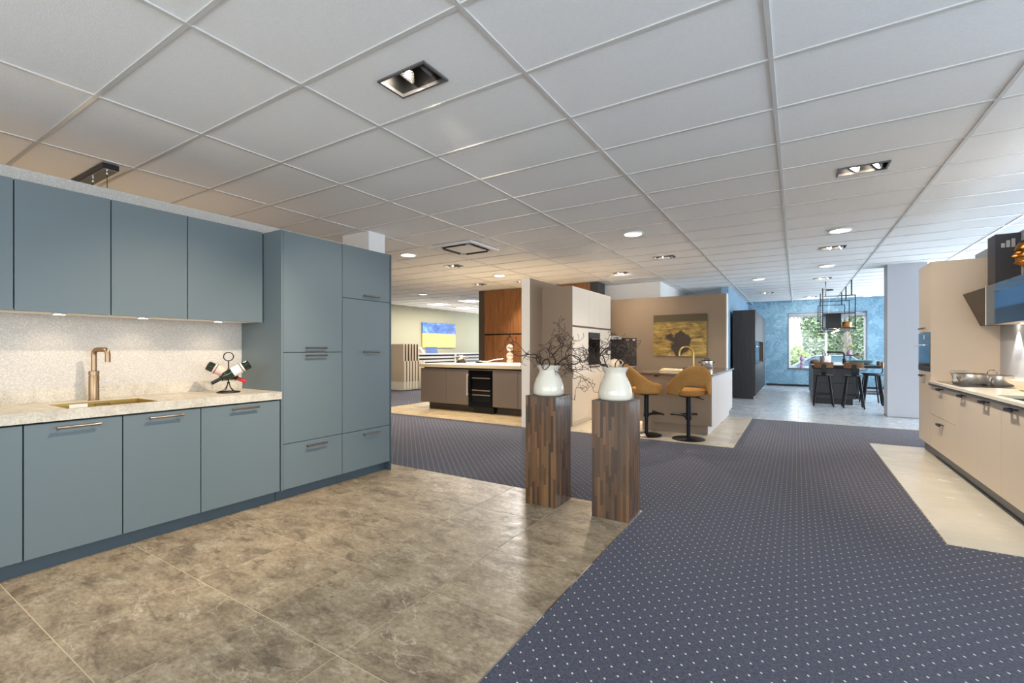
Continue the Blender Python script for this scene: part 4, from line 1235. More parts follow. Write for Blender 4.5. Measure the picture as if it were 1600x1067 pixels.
# mustard bar stools
def bar_stool(label, x, y, rot):
    t = thing('bar_stool', label, 'bar stool', (x, y, .0045), rot, 'mustard bar stools')
    L = dict(local=True)
    obj('base_plate', MB().lathe([(.001, .0), (.22, 0), (.222, .006), (.215, .012), (.05, .020), (.03, .03), (.03, .033)], 48), 'blackmetal', t, **L)
    obj('column', MB().lathe([(.026, .03), (.026, .30), (.034, .301), (.034, .60)], 24), 'blackmetal', t, **L)
    ft = MB().tube([(-.03, .0, .30), (-.03, .10, .315), (-.10, .17, .325), (-.19, .18, .325)], .013, 8)
    ft.tube([(.03, .0, .30), (.03, .10, .315), (.10, .17, .325), (.19, .18, .325)], .013, 8).tube([(-.19, .18, .325), (.19, .18, .325)], .013, 8)
    ft.lathe([(.042, .275), (.042, .325)], 20)
    obj('footrest', ft, 'blackmetal', t, **L)
    obj('lift_lever', MB().tube([(.04, -.02, .60), (.10, -.05, .585), (.18, -.09, .565)], .006, 8), 'blackmetal', t, **L)
    obj('seat_plate', box(-.12, .12, -.12, .12, .597, .615), 'blackmetal', t, .003, True)
    seat = MB().lathe([(.001, .615), (.18, .612), (.225, .625), (.238, .655), (.232, .690), (.20, .708), (.1, .712), (.001, .712)], 48, None, (0, 0.01, 0), 1.0, .96)
    obj('seat', seat, 'mustard', t, **L)
    # wrap-round shell, back at -y; open arch between shell and seat
    N, K = 48, 7
    def ss(a, b, v):
        u = min(1, max(0, (v - a) / (b - a))); return u * u * (3 - 2 * u)
    vs, fs = [], []
    for side in (0, 1):
        for i in range(N + 1):
            th = radians(-118 + 236 * i / N); ab = abs(math.degrees(th))
            zb = .625 + .135 * (1 - ss(26, 52, ab))
            ztp = .785 + .255 * (1 - ss(6, 96, ab)) - .03 * ss(98, 118, ab)
            for j in range(K + 1):
                v = j / K
                z = zb + (ztp - zb) * v
                flare = .045 * ss(.70, 1.04, z) * (1 - ss(40, 100, ab)) + .01
                edge = .5 * (1 - min(1, (min(v, 1 - v) * 5 + .35)))
                R = .248 + flare + (0 if side else .036) * 1.0 - (.018 - .018 * 0) * side * 0
                R = .246 + flare + (.036 if side == 0 else 0) + (-.010 if side == 0 else .010) * max(0, 1 - min(v, 1 - v) * K * .9)
                vs.append((R * sin(th), -R * cos(th) * .98, z))
    W = (K + 1); B = (N + 1) * W
    for i in range(N):
        for j in range(K):
            a, b, c, d = i * W + j, (i + 1) * W + j, (i + 1) * W + j + 1, i * W + j + 1
            fs.append((a, b, c, d)); fs.append((B + d, B + c, B + b, B + a))
        fs.append((i * W + K, (i + 1) * W + K, B + (i + 1) * W + K, B + i * W + K))
        fs.append((B + i * W, B + (i + 1) * W, (i + 1) * W, i * W))
    for j in range(K):
        fs.append((j, j + 1, B + j + 1, B + j))
        fs.append((N * W + j + 1, N * W + j, B + N * W + j, B + N * W + j + 1))
    sh = MB(); sh._add(vs, fs, True)
    o = obj('backrest_shell', sh, 'mustard', t, **L)
    md = o.modifiers.new('round', 'SUBSURF'); md.levels = 1; md.render_levels = 1
    for p in o.data.polygons: p.use_smooth = True
    try:
        a_ = o.data.attributes.get('sharp_edge')
        if a_: o.data.attributes.remove(a_)
    except Exception: pass
    return t
bar_stool('mustard upholstered bar stool seen from behind, before the island corner', -1.286, 6.76, radians(31))
bar_stool('mustard upholstered bar stool turned sideways, partly behind the right pedestal', -1.875, 6.76, radians(-52))

# ------------------------------------------------------------------ BLUE ROOM (far)
# dark tall units along the blue side wall
TX = -.88
units = [(12.985, 14.36, 'nearest, dark oak side facing the room'), (14.36, 16.06, 'in the middle with open niche'), (16.06, 17.07, 'farthest by the window wall')]
for k, (a, b, w) in enumerate(units):
    t = thing('tall_cabinet', 'dark tall cabinet along the blue wall, ' + w, 'cabinet', (-1.14, (a + b) / 2, 0), 0, 'dark tall cabinets')
    if k == 0:
        obj('side_panel', box(-1.393, TX, 12.965, 12.984, .085, 2.25), 'darkoak', t)
        obj('side_plinth', box(-1.393, TX - .04, 12.967, 12.984, .006, .084), 'darkoak', t)
    body = MB()
    if k == 1:
        body.box(-1.393, TX - .022, a + .001, b - .001, .085, .885).box(-1.393, TX - .022, a + .001, b - .001, 1.47, 2.248).box(-1.393, -1.37, a + .001, b - .001, .885, 1.47)
        obj('niche', MB().box(-1.369, TX - .022, a + .001, a + .02, .886, 1.469).box(-1.369, TX - .022, b - .02, b - .001, .886, 1.469).box(-1.369, -1.35, a + .02, b - .02, .886, 1.469).box(-1.349, TX - .022, a + .02, b - .02, .886, .90), 'wood_in', t)
    else: body.box(-1.393, TX - .022, a + .001, b - .001, .085, 2.248)
    obj('body', body, 'anthr', t)
    m_ = (a + b) / 2
    for c, d in ((a, m_), (m_, b)) if k < 2 else ((a, b),):
        obj('upper_door', box(TX - .02, TX, c + .002, d - .002, 1.475, 2.248), 'blue_reflection_glass' if 0 else 'anthr', t)
        obj('lower_door', box(TX - .02, TX, c + .002, d - .002, .087, .875), 'anthr', t)
    if k != 1:
        o = obj('oven' if k == 0 else 'middle_door', box(TX - .02, TX + .004, a + .02, b - .01, .885, 1.47), 'blackglass' if k == 0 else 'anthr', t)
        if k == 0: obj('oven_handle', MB().tube([(TX + .03, a + .15, 1.33), (TX + .03, b - .15, 1.33)], .012, 8), 'chrome', o)
    obj('plinth', box(-1.0, TX - .04, a, b, .006, .084), 'greywhite', t)

# dark island with bar top
t = thing('kitchen_island', 'dark oak kitchen island with drawer fronts before the far window', 'island', (.75, 14, 0))
DX0, DX1, DY = .305, 1.145, 12.72
obj('body', box(DX0 + .02, DX1 - .02, DY + .022, 15.9, .14, .835), 'darkoak', t)
obj('drawer', box(DX0 + .02, DX1 - .02, DY, DY + .02, .50, .815), 'darkoak', t)
obj('drawer', box(DX0 + .02, DX1 - .02, DY, DY + .02, .145, .475), 'darkoak', t)
obj('grip_groove', box(DX0 + .02, DX1 - .02, DY + .01, DY + .0215, .476, .499), 'black', t)
obj('end_panel', box(DX0, DX0 + .019, DY - .01, 15.9, .1, .84), 'greyrail', t)  # grey colour stands in for the reflection on this dark side
obj('bar_leg', box(1.30, 1.335, DY + 1.6, 15.6, .006, .838), 'darkoak', t)
obj('plinth', box(DX0 + .05, DX1 - .07, DY + .04, 15.8, .006, .139), 'black', t)
t = thing('island_worktop', 'black bar worktop overhanging the dark oak island', 'worktop', (.9, 14, .84))
obj('slab', box(DX0 - .01, 1.56, DY - .05, 15.95, .841, .895), 'blackmetal', t, .003)
obj('pale_inset', box(.5, 1.05, 13.1, 15.9, .8952, .897), 'greywhite', t)

def far_stool(label, x, y, rot):
    t = thing('bar_stool', label, 'bar stool', (x, y, .0065), rot, 'dark wooden-backed bar stools')
    L = dict(local=True)
    obj('seat', MB().lathe([(.001, .672), (.16, .672), (.178, .68), (.178, .69), (.165, .698), (.001, .694)], 32), 'blackmetal', t, **L)
    for sx, sy in ((-1, -1), (1, -1), (1, 1), (-1, 1)):
        obj('leg', MB().tube([(sx * .105, sy * .105, .672), (sx * .18, sy * .18, 0)], .0165, 10), 'blackmetal', t, **L)
    c = .150
    for p, q in (((-c, -c), (c, -c)), ((c, -c), (c, c)), ((c, c), (-c, c)), ((-c, c), (-c, -c))):
        obj('stretcher', MB().tube([(p[0], p[1], .27), (q[0], q[1], .27)], .009, 8), 'blackmetal', t, **L)
    br = MB()
    pts = [(-.13, .675), (-.20, .70), (-.225, .76), (-.215, .84), (-.205, .93)]
    for (y0, z0), (y1, z1) in zip(pts, pts[1:]): br.bar((0, y0, z0), (0, y1, z1), .085, .008)
    obj('back_bracket', br, 'blackmetal', t, **L)
    bk = MB()
    n = 10
    for i in range(n):
        a0, a1 = -.175 + .35 * i / n, -.175 + .35 * (i + 1) / n
        f = lambda u: -.200 + .045 * (u / .175) ** 2
        vs = [(a0, f(a0), .85), (a1, f(a1), .85), (a1, f(a1) + .016, .85), (a0, f(a0) + .016, .85)]
        vs = vs + [(p[0], p[1], .975) for p in vs]
        bk._add(vs, [(3, 2, 1, 0), (4, 5, 6, 7), (0, 1, 5, 4), (2, 3, 7, 6)] + ([(3, 0, 4, 7)] if i == 0 else []) + ([(1, 2, 6, 5)] if i == n - 1 else []))
    obj('backrest', bk, 'stoolwood', t, **L)
    return t
far_stool('dark bar stool with wooden backrest, left of the two before the dark island', .505, 12.27, 0)
far_stool('dark bar stool with wooden backrest, right of the two before the dark island', 1.03, 12.2, 0)
far_stool('dark bar stool seen sideways at the bar overhang, nearer one', 1.44, 12.80, radians(88))
far_stool('dark bar stool seen sideways at the bar overhang, behind another', 1.46, 13.45, radians(92))

# frame pendant
t = thing('frame_pendant', 'black open frame pendant shelf hanging over the dark island', 'pendant shelf', (.82, 14.2, 1.7))
fx0, fx1, fz0, fz1 = .51, 1.14, 1.715, 2.50
for y in (12.92, 14.32, 15.62):
    fr = obj('frame', MB().box(fx0, fx0 + .018, y - .009, y + .009, fz0, fz1).box(fx1 - .018, fx1, y - .009, y + .009, fz0, fz1).box(fx0 + .018, fx1 - .018, y - .009, y + .009, fz0, fz0 + .018).box(fx0 + .018, fx1 - .018, y - .009, y + .009, fz1 - .018, fz1), 'blackmetal', t)
    for xx in (.575, 1.063):
        obj('post', box(xx - .012, xx + .012, y - .012, y + .012, fz1 - .0175, CEIL), 'blackmetal', fr)
    obj('cross_bar', box(.60, .63, y - .009, y + .009, fz0 + .018, fz0 + .045), 'blackmetal', fr)
obj('shelf', box(fx0 + .018, fx1 - .018, 12.93, 15.61, 2.075, 2.10), 'shelfdark', t)
obj('lower_shelf', box(fx0 + .018, fx1 - .018, 12.93, 14.3, 1.742, 1.762), 'shelfdark', t)
obj('hood_box', box(.585, .885, 13.1, 14.2, 1.763, 2.074), 'black', t)
obj('light_rail', box(.80, .83, 12.95, 15.6, 1.716, 1.73), 'blackmetal', t)
for y in (13.0, 13.7, 14.4, 15.1):
    obj('bulb', MB().lathe([(.001, 0), (.018, .006), (.022, .02), (.015, .034), (.001, .036)], 12, None, (.815 + (y - 13) * -.0, y - .05, 1.68)), 'bulb', t)
lamp('pendant_beam', 'POINT', (.81, 13.5, 1.62), 6, kelvin(2700), None, .05)
t = obj('amber_jar', MB().lathe([(.001, 0), (.085, 0), (.09, .02), (.09, .13), (.08, .14), (.001, .14)], 24, None, (1.0, 13.2, 1.763)), 'amber')
tag(t, 'amber glass jar standing on the hanging pendant shelf', 'jar')
t = thing('cord_pendant', 'thin white cord with black ceiling rose, behind the black pendant frames', 'pendant lamp', (.75, 14.7, 2.2))
obj('ceiling_rose', MB().lathe([(.09, CEIL), (.09, CEIL - .025), (.001, CEIL - .026)], 24, None, (.74, 14.75, 0)), 'black', t)
obj('cord', MB().tube([(.74, 14.75, CEIL - .02), (.735, 14.75, 2.5), (.72, 14.75, 2.10)], .006, 6), 'white', t)

# things on the dark island and the sill
fx, fy, fz = 1.0, 13.9, .8975
t = thing('faucet', 'matt black angled tap on the dark island', 'tap', (fx, fy, fz))
obj('tap_body', MB().lathe([(.045, 0), (.045, .005), (.04, .006), (.04, .12), (.03, .13)], 18, None, (fx, fy, fz)), 'blackmetal', t)
obj('spout', MB().tube([(fx, fy, fz + .12), (fx, fy, fz + .24), (fx - .03, fy, fz + .275), (fx - .08, fy, fz + .285), (fx - .36, fy, fz + .29)], .022, 12), 'blackmetal', t)
obj('lever', MB().tube([(fx + .04, fy, fz + .05), (fx + .10, fy, fz + .10)], .010, 8), 'blackmetal', t)
t = thing('utensil_pot', 'steel utensil pot with wooden spoons on the dark island', 'utensil pot', (.63, 14.3, .8975))
obj('jar', MB().lathe([(.001, 0), (.12, 0), (.12, .19), (.113, .19), (.11, .01), (.001, .008)], 28, None, (.63, 14.3, .8975)), 'steel', t)
for k, (dx, dy) in enumerate(((.0, 0), (-.05, .03), (.06, -.02))):
    obj('spoon', MB().tube([(.63 + dx * .6, 14.3 + dy, .915), (.63 + dx * 1.2, 14.3 + dy, 1.16 + .02 * k)], [.008, .012], 8), 'rustwood', t)
t = obj('cake', MB().lathe([(.001, 0), (.10, 0), (.11, .03), (.09, .075), (.03, .10), (.001, .10)], 24, None, (.40, 14.2, .8975)), 'rustwood')
tag(t, 'brown domed cake beside the utensil pot', 'cake')
t = obj('oval_bowl', MB().lathe([(.001, .004), (.12, 0), (.2, .03), (.32, .10), (.33, .105), (.32, .102), (.19, .04), (.001, .016)], 40, None, (1.32, 13.75, .8955), 1, .6), 'aqua')
tag(t, 'wide aqua oval bowl on the bar end of the dark island', 'bowl')
t = thing('serving_stand', 'dark wooden serving board on thin black legs, carrying a flower vase', 'serving stand', (1.32, 14.9, .895))
obj('board', MB().lathe([(.001, .19), (.24, .19), (.24, .21), (.001, .21)], 32, None, (1.28, 14.9, .8955)), 'rustwood', t)
for k in range(3):
    a = k * 2.09
    obj('leg', MB().tube([(1.28 + .15 * cos(a), 14.9 + .15 * sin(a), 1.09), (1.28 + .2 * cos(a), 14.9 + .2 * sin(a), .8965)], .008, 6), 'blackmetal', t)
vx, vy, vz = 1.17, 14.85, 1.106
t = obj('flower_vase', MB().lathe([(.001, 0), (.05, 0), (.062, .03), (.055, .08), (.032, .12), (.04, .145), (.035, .14), (.001, .13)], 20, None, (vx, vy, vz)), 'mauve')
tag(t, 'small patterned vase on the serving board', 'vase')
t = thing('flower_bunch', 'small yellow flowers with green leaves in the patterned vase', 'flowers', (vx, vy, vz + .12))
for k in range(9):
    a = k * .7; R_ = .05 + .02 * (k % 3)
    p = (vx + R_ * cos(a) + .03, vy + R_ * sin(a), vz + .20 + .015 * (k % 4))
    obj('stem', MB().tube([(vx, vy, vz + .10), p], .003, 5), 'leafsmall', t)
    obj('blossom', MB().lathe([(.001, -.012), (.028, -.004), (.03, .006), (.012, .012), (.001, .01)], 8, None, p), 'flower' if k % 2 else 'leafsmall', t)
t = obj('small_bowl', MB().lathe([(.001, .003), (.03, 0), (.065, .06), (.062, .06), (.03, .01), (.001, .008)], 20, None, (1.38, 14.9, 1.106)), 'mauve')
tag(t, 'small mauve bowl beside the flower vase on the serving board', 'bowl')
sx, sy, sz = .16, 18.215, wz0
t = obj('stacked_ornament', MB().lathe([(.001, 0), (.066, 0), (.066, .06), (.04, .10), (.066, .14), (.066, .19), (.04, .23), (.07, .27), (.07, .36), (.045, .39), (.04, .44), (.001, .44)], 24, None, (sx, sy, sz)), 'mauve')
tag(t, 'mauve stacked ornament standing on the far window sill', 'ornament')

# ------------------------------------------------------------------ BEIGE KITCHEN (right)
BX = 1.335
def hook(parent, yc, z, x=BX):
    mb = MB().box(x - .042, x - .0, yc - .028, yc + .028, z + .008, z + .016)
    return mb
def tab(parent, yc, z, x=BX, L=.15):
    mb = MB().box(x - .038, x - .030, yc - L / 2, yc + L / 2, z - .006, z + .014)
    mb.box(x - .030, x, yc - L / 2, yc - L / 2 + .05, z + .008, z + .014).box(x - .030, x, yc + L / 2 - .05, yc + L / 2, z + .008, z + .014)
    return obj('handle', mb, 'blackmetal', parent)
bk = [(6.14, 7.145, 'with two drawers, beside the beige tall cabinet', 'drawers'), (5.547, 6.14, 'with plain door, second from the tall cabinet', 'door'),
      (4.969, 5.547, 'with plain door, third from the tall cabinet', 'door'), (4.39, 4.969, 'with plain door, nearest and cut by the picture edge', 'door'), (3.4, 4.39, 'with plain door, beyond the picture edge', 'door')]
for k, (a, b, w, kind) in enumerate(bk[:4]):
    t = thing('base_cabinet', 'beige base cabinet ' + w, 'cabinet', (1.62, (a + b) / 2, 0), 0, 'beige base cabinets')
    obj('body', box(BX + .022, 1.914, a + .001, b - .001, .13, .83), 'gap', t)
    obj('grip_rail', box(BX - .022, BX + .02, a, b, .847, .8735), 'greyrail', t)
    if kind == 'drawers':
        d = obj('drawer', box(BX, BX + .02, a + .002, b - .002, .513, .845), 'cashmere', t, .0012); tab(d, 6.665, .822)
        d = obj('drawer', box(BX, BX + .02, a + .002, b - .002, .133, .509), 'cashmere', t, .0012); tab(d, 6.665, .438)
    else:
        d = obj('door', box(BX, BX + .02, a + .0015, b - .0015, .133, .845), 'cashmere', t, .0012); tab(d, (5.89, 5.285, 4.72)[k - 1], .822)
    obj('plinth', box(1.392, 1.41, a, b, .006, .128), 'greyrail', t)
    obj('floor_seal', box(1.382, 1.392, a, b, .006, .02), 'black', t)
t = thing('worktop', 'white quartz worktop of the beige kitchen', 'worktop', (1.6, 5.6, .88))
q = (1.37, 1.72, 4.2, 5.22)
mb = MB().box(1.305, 1.914, 3.4, q[2], .874, .898).box(1.305, 1.914, q[3], 7.145, .874, .898).box(1.305, q[0], q[2], q[3], .874, .898).box(q[1], 1.914, q[2], q[3], .874, .898)
obj('slab', mb, 'quartz', t)
obj('upstand', box(1.898, 1.914, 3.4, 7.145, .8985, .975), 'quartz', t)
t = thing('white_sink', 'white sink bowl in the quartz worktop', 'sink', (1.54, 4.7, .72))
mb = MB().box(q[0], q[1], q[2], q[3], .72, .725).box(q[0] - .005, q[0], q[2], q[3], .72, .873).box(q[1], q[1] + .005, q[2], q[3], .72, .873).box(q[0], q[1], q[2] - .005, q[2], .72, .873).box(q[0], q[1], q[3], q[3] + .005, .72, .873)
obj('bowl', mb, 'greyrail', t)
t = thing('hob', 'black glass hob on the white quartz worktop', 'hob', (1.55, 6.5, .9))
obj('glass_plate', box(1.36, 1.87, 6.12, 7.0, .8985, .9025), 'blackglass', t)
def saucepan(label, x, y, R, H, kind):
    t = thing('saucepan', label, 'pan', (x, y, .903), 0, 'steel pans on the black hob')
    z = .903
    obj('pan_body', MB().lathe([(.001, .003), (R * .95, 0), (R, .012), (R, H), (R * 1.03, H + .002), (R * .97, H), (R * .96, .012), (.001, .008)], 36, None, (x, y, z)), 'steel', t)
    obj('lid', MB().lathe([(R * .99, H + .003), (R * .8, H + .010), (.001, H + .014)], 36, None, (x, y, z)), 'clear', t)
    if kind == 'bar':
        obj('pan_handle', MB().tube([(x - R, y + .01, z + H * .8), (x - R - .02, y + .0, z + H + .03), (x - R * .2, y - R * .5, z + H + .035)], .006, 8), 'steel', t)
        obj('front_handle', MB().tube([(x - R * .75, y - R * .7, z + H * .85), (x - R * .95, y - R * .95, z + H * .75), (x - R * .75, y - R * .75, z + .03)], .006, 8), 'steel', t)
    else:
        pts = [(x - R * .5 + .05 * cos(a) * .5, y - .05 * cos(a), z + H + .01 + .05 * sin(a)) for a in [pi * u / 10 for u in range(11)]]
        obj('loop_handle', MB().tube(pts, .005, 8), 'chrome', t)
        obj('front_handle', MB().tube([(x - R * .75, y - R * .7, z + H * .85), (x - R * .95, y - R * .95, z + H * .5), (x - R * .75, y - R * .75, z + .02)], .006, 8), 'steel', t)
saucepan('wide steel pan with rising handle on the black hob', 1.545, 6.62, .135, .105, 'bar')
saucepan('smaller steel pan with round loop handle on the black hob', 1.74, 6.52, .105, .095, 'loop')
t = obj('mixing_bowl', MB().lathe([(.001, .004), (.09, 0), (.12, .015), (.175, .09), (.18, .093), (.172, .09), (.115, .022), (.001, .014)], 40, None, (1.76, 5.80, .899), .8, 1.15), 'ceramic_cream')
tag(t, 'large cream ceramic bowl on the white quartz worktop', 'bowl')
mx, my, mz = 1.82, 6.02, .899
t = thing('pepper_mill', 'metal twisted pepper mill behind the cream bowl', 'pepper mill', (mx, my, mz))
obj('mill_body', MB().lathe([(.001, 0), (.033, 0), (.033, .03), (.022, .05), (.03, .075), (.038, .105), (.03, .135), (.016, .155), (.022, .175), (.014, .2), (.008, .21)], 20, None, (mx, my, mz)), 'steel', t)
obj('mill_crank', MB().tube([(mx, my, mz + .2), (mx, my, mz + .255)], [.007, .010], 8), 'wood_in', t)
t = thing('storage_tin', 'tall cream storage tin beside the pepper mill', 'tin', (1.83, 5.88, .899))
obj('tin_body', MB().lathe([(.001, 0), (.042, 0), (.042, .17), (.001, .171)], 24, None, (1.83, 5.88, .899)), 'ceramic_cream', t)
obj('tin_lid', MB().lathe([(.045, .172), (.045, .2), (.02, .21), (.001, .21)], 24, None, (1.83, 5.88, .899)), 'gold', t)

# tall oven cabinet
t = thing('tall_cabinet', 'beige tall cabinet with built-in oven, its glass tinted as a blue reflection, beside the white pillar', 'cabinet', (1.62, 7.45, 0))
obj('side_panel', box(BX, 1.914, 7.148, 7.164, .13, 2.29), 'cashmere', t)
obj('body', box(BX + .022, 1.914, 7.1645, 7.755, .13, 2.288), 'cashmere', t)
d = obj('upper_door', box(BX, BX + .02, 7.166, 7.753, 1.468, 2.288), 'cashmere', t, .0012); tab(d, 7.49, 1.515, L=.18)
d = obj('lower_door', box(BX, BX + .02, 7.166, 7.753, .133, 1.0), 'cashmere', t, .0012); tab(d, 7.49, .938, L=.18)
ov = obj('oven', box(BX - .004, BX + .02, 7.17, 7.75, 1.005, 1.463), 'blue_reflection_glass', t)
obj('oven_display', box(BX - .008, BX - .004, 7.43, 7.47, 1.385, 1.44), 'white', ov)
obj('oven_strip', box(BX - .006, BX - .004, 7.17, 7.75, 1.352, 1.358), 'black', ov)
obj('oven_foot', box(BX - .006, BX - .004, 7.17, 7.75, 1.005, 1.06), 'black', ov)
obj('oven_handle', MB().tube([(BX - .05, 7.2, 1.315), (BX - .05, 7.72, 1.315)], .009, 10).tube([(BX - .05, 7.25, 1.315), (BX, 7.25, 1.315)], .006, 8).tube([(BX - .05, 7.67, 1.315), (BX, 7.67, 1.315)], .006, 8), 'steel', ov)
obj('plinth', box(1.392, 1.41, 7.146, 7.755, .006, .128), 'greyrail', t)

# glass fronted wall cabinet and inclined hood
t = thing('wall_cabinet', 'wall cabinet with glass front tinted as a blue reflection above the white worktop', 'cabinet', (1.76, 5.4, 1.5))
obj('body', box(1.625, 1.914, 4.3, 6.365, 1.508, 1.888), 'cashmere', t)
obj('glass_front', box(1.602, 1.61, 4.3, 6.36, 1.508, 1.892), 'blue_reflection_glass', t)
obj('front_edge', box(1.600, 1.624, 6.36, 6.372, 1.506, 1.894), 'taupe_lt', t)
obj('front_frame', box(1.611, 1.624, 4.3, 6.359, 1.507, 1.893), 'black', t)
for yc in (6.1, 5.72, 5.3):
    obj('under_light', MB().lathe([(.03, 1.5075), (.03, 1.502), (.001, 1.501)], 20, None, (1.80, yc, 0)), 'lamp_on', t)
    lamp('under_cabinet_beam', 'SPOT', (1.80, yc, 1.49), 8.0 * S, kelvin(5000), (1.90, yc, .9), .015, angle=70, blend=.4)
t = thing('extractor_hood', 'dark inclined extractor hood between glass-front cabinet and tall unit', 'extractor', (1.75, 6.75, 1.5))
obj('hood_body', MB().prism([(1.603, 1.885), (1.746, 1.527), (1.9145, 1.527), (1.9145, 1.885)], 6.375, 7.12, 'Y'), 'hoodbrown', t)
for yc in (6.66, 6.42):
    obj('hood_light', MB().lathe([(.026, 1.527), (.026, 1.522), (.001, 1.521)], 18, None, (1.865, yc, 0)), 'lamp_on', t)
    lamp('hood_beam', 'SPOT', (1.865, yc, 1.515), 16.0, kelvin(5000), (1.885, yc, .9), .012, angle=62, blend=.35)
ch = obj('chimney', box(1.73, 1.9145, 6.6, 6.82, 1.886, 2.44), 'anthr', t)
for i, (xx, h) in enumerate(((1.772, .045), (1.808, .07), (1.845, .085))):
    obj('vent_hole', box(xx, xx + .028, 6.597, 6.5995, 2.30, 2.30 + h), 'steel', ch)
# bronze bust
bx, by, bz = 1.80, 6.02, 1.895
t = thing('bronze_bust', 'polished bronze bust of a man in profile on the glass wall cabinet', 'sculpture', (bx, by, bz))
vs, fs = [], []
# level: z, front, back, half width, nose bump
LV = [(0, .045, .06, .06, 0), (.03, .045, .055, .052, 0), (.10, .034, .052, .046, 0), (.135, .040, .062, .050, 0), (.148, .080, .070, .053, .008), (.160, .098, .076, .058, .010),
      (.170, .096, .080, .062, .002), (.176, .086, .082, .064, 0), (.186, .090, .084, .066, .010), (.192, .084, .085, .067, .004), (.199, .090, .086, .068, .010), (.206, .084, .088, .069, .004),
      (.214, .086, .090, .070, .012), (.218, .088, .091, .070, .040), (.226, .087, .094, .071, .044), (.238, .084, .097, .072, .034), (.252, .080, .100, .073, .024), (.264, .077, .102, .073, .016),
      (.272, .084, .103, .073, .012), (.281, .096, .104, .073, .004), (.292, .094, .106, .074, 0), (.312, .088, .107, .073, 0), (.332, .078, .104, .070, 0), (.350, .064, .094, .062, 0), (.364, .044, .074, .045, 0), (.372, .02, .04, .02, 0)]
NS = 40
for z, fr, bkk, hw, nb in LV:
    for k in range(NS):
        a = 2 * pi * k / NS
        ca, sa = cos(a), sin(a)
        ex = fr if ca > 0 else bkk
        rr = 1.0
        ad = abs((a + pi) % (2 * pi) - pi)
        x = ca * ex; y = sa * hw
        if ad < .6: x += nb * math.exp(-(ad / .17) ** 2)
        if .250 < z < .275 and .22 < ad < .75: x -= .014
        if .175 < z < .21 and .35 < ad < .8: x -= .006
        vs.append((bx - x, by + y, bz + z))
nl = len(LV)
for i in range(nl - 1):
    for k in range(NS):
        k2 = (k + 1) % NS
        fs.append((i * NS + k, (i + 1) * NS + k, (i + 1) * NS + k2, i * NS + k2))
fs.append(tuple(range(NS))); fs.append(tuple((nl - 1) * NS + k for k in range(NS - 1, -1, -1)))
mb = MB(); mb._add(vs, fs, True)
o = obj('head', mb, 'bronzebust', t)
for p in o.data.polygons: p.use_smooth = True
md = o.modifiers.new('round', 'SUBSURF'); md.levels = 1; md.render_levels = 1
obj('hair', MB().lathe([(.068, .0), (.078, .02), (.066, .05), (.03, .066), (.001, .068)], 24, None, (bx + .022, by, bz + .312), 1.25, .98), 'iron', t)
obj('base_block', box(bx - .07, bx + .08, by - .07, by + .07, bz - .001, bz + .02), 'black', t, .003)

# ------------------------------------------------------------------ OUTSIDE
struct('ground_outside', box(-20, 22, 18.5, 60, -.7, -.5), 'asphalt')
def shrub(name, label, cx, cy, cz, rx_, ry_, rz_, n, mat, seed, size=.09):
    R = random.Random(seed)
    t = thing(name, label, 'shrub', (cx, cy, -.5))
    mb = MB()
    vs, fs = [], []
    for k in range(n):
        while True:
            p = Vector((R.uniform(-1, 1), R.uniform(-1, 1), R.uniform(-1, 1)))
            if .25 < p.length < 1: break
        if R.random() < .6: p = p.normalized() * R.uniform(.75, 1.02)
        bump_ = 1 + .12 * sin(7 * p.x + seed) * sin(6 * p.z)
        c = Vector((cx + p.x * rx_ * bump_, cy + p.y * ry_, cz + p.z * rz_ * bump_))
        if c.z < -.48: continue
        u = Vector((R.gauss(0, 1), R.gauss(0, 1), R.gauss(0, 1))).normalized() * size * R.uniform(.5, 1.1)
        w = u.orthogonal().normalized() * u.length * .6
        i = len(vs)
        vs += [c - u, c + w, c + u, c - w]; fs.append((i, i + 1, i + 2, i + 3))
    mb._add(vs, fs)
    f_ = obj('foliage', mb, mat, t); f_['kind'] = 'stuff'
    obj('stem', MB().tube([(cx, cy, -.5), (cx + .1, cy, cz * .5), (cx, cy + .1, cz)], [.10, .08, .05], 8), 'bark', t)
    return t
shrub('ivy_bush', 'tall grey-green ivy bush outside, left half of the window', .98, 25.2, 2.0, .78, .8, 2.9, 8000, 'leaf1', 3, .10)
shrub('low_bush', 'bright green low bush outside, lower left of the window', .02, 23.3, .35, .62, .6, 1.0, 4500, 'leaf2', 5, .09)
shrub('evergreen_bush', 'dark green bush outside at the right of the window', 2.62, 24.8, 2.2, .62, .8, 3.0, 8000, 'leaf1', 8, .11)
shrub('dry_hedge', 'pale dry hedge outside between the green bushes', 1.85, 28.6, 1.5, .75, .7, 2.5, 7000, 'leaf3', 13, .08)
shrub('back_hedge', 'pale leafless shrub far outside at the left window edge', -.55, 30, 1.9, .9, .6, 2.0, 700, 'leaf3', 21, .07)
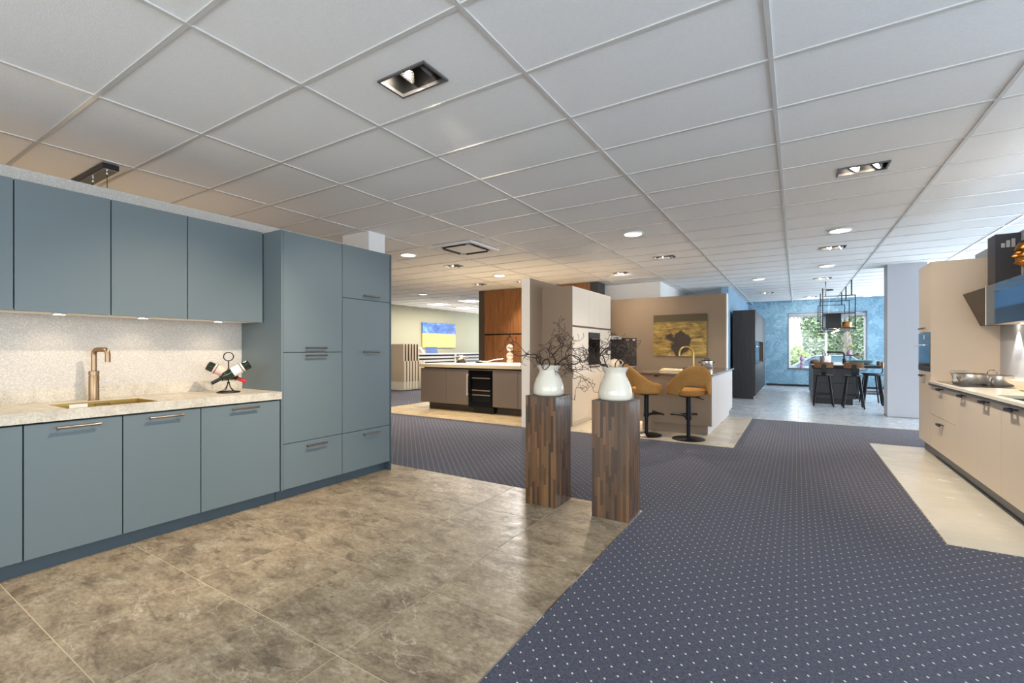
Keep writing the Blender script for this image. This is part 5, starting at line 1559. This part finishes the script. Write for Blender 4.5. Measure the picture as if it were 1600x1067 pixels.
for k, (tx_, ty_, lb) in enumerate(((1.78, 26.7, 'left'), (2.02, 27.1, 'right'))):
    t = thing('tree', 'pale bare tree trunk outside, %s one of the pair between the bushes' % lb, 'tree', (tx_, ty_, -.5))
    obj('trunk', MB().tube([(tx_, ty_, -.5), (tx_ + .03, ty_, .8), (tx_ - .02, ty_, 2.2), (tx_ + .05, ty_, 4.5)], [.11, .09, .08, .05], 10), 'bark', t)
    for q in range(5):
        z = 1.2 + q * .5; a = q * 2.2 + k
        obj('branch', MB().tube([(tx_, ty_, z), (tx_ + .3 * cos(a), ty_ + .2 * sin(a), z + .35), (tx_ + .5 * cos(a), ty_ + .3 * sin(a), z + .9)], [.03, .02, .008], 6), 'bark', t)

# parked car, side on
cxx, cyy, cz0 = .52, 21.2, -.47
t = thing('car', 'silver parked car outside the far window', 'car', (cxx, cyy, cz0))
lower = [(-1.9, .35), (-1.95, .62), (-1.75, .80), (-.75, .98), (1.7, 1.02), (2.0, .9), (2.05, .4), (1.9, .28), (-1.75, .26)]
obj('body', MB().prism([(cxx + a, cz0 + b) for a, b in lower], cyy - .85, cyy + .85, 'Y'), 'carpaint', t, .06, seg=3)
cab = [(-.80, .97), (-.05, 1.42), (.35, 1.50), (1.15, 1.47), (1.75, 1.02)]
obj('cabin_glass', MB().prism([(cxx + a, cz0 + b) for a, b in cab], cyy - .70, cyy + .70, 'Y'), 'carglass', t, .04)
roof = [(-.10, 1.42), (.35, 1.515), (1.15, 1.485), (1.3, 1.40), (1.1, 1.455), (.35, 1.485)]
obj('roof', MB().prism([(cxx + a, cz0 + b + .01) for a, b in roof], cyy - .72, cyy + .72, 'Y'), 'carpaint', t)
for a, b in (((-.80, .97), (-.05, 1.44)), ((1.78, 1.02), (1.17, 1.47)), ((.55, 1.0), (.50, 1.49))):
    for s_ in (-1, 1):
        obj('pillar', MB().bar((cxx + a[0], cyy + s_ * .71, cz0 + a[1]), (cxx + b[0], cyy + s_ * .71, cz0 + b[1]), .05), 'carpaint', t)
for a in (-1.25, 1.3):
    for s_ in (-1, 1):
        w = obj('wheel', MB().lathe([(.001, -.1), (.30, -.1), (.33, -.07), (.33, .07), (.30, .1), (.001, .1)], 28, Matrix.Translation((cxx + a, cyy + s_ * .78, cz0 + .33)) @ Matrix.Rotation(pi / 2, 4, 'X')), 'rubber', t)
        obj('hubcap', MB().lathe([(.001, .005), (.2, .0), (.2, -.01), (.001, -.012)], 20, Matrix.Translation((cxx + a, cyy + s_ * .89, cz0 + .33)) @ Matrix.Rotation(pi / 2, 4, 'X')), 'steel', w)
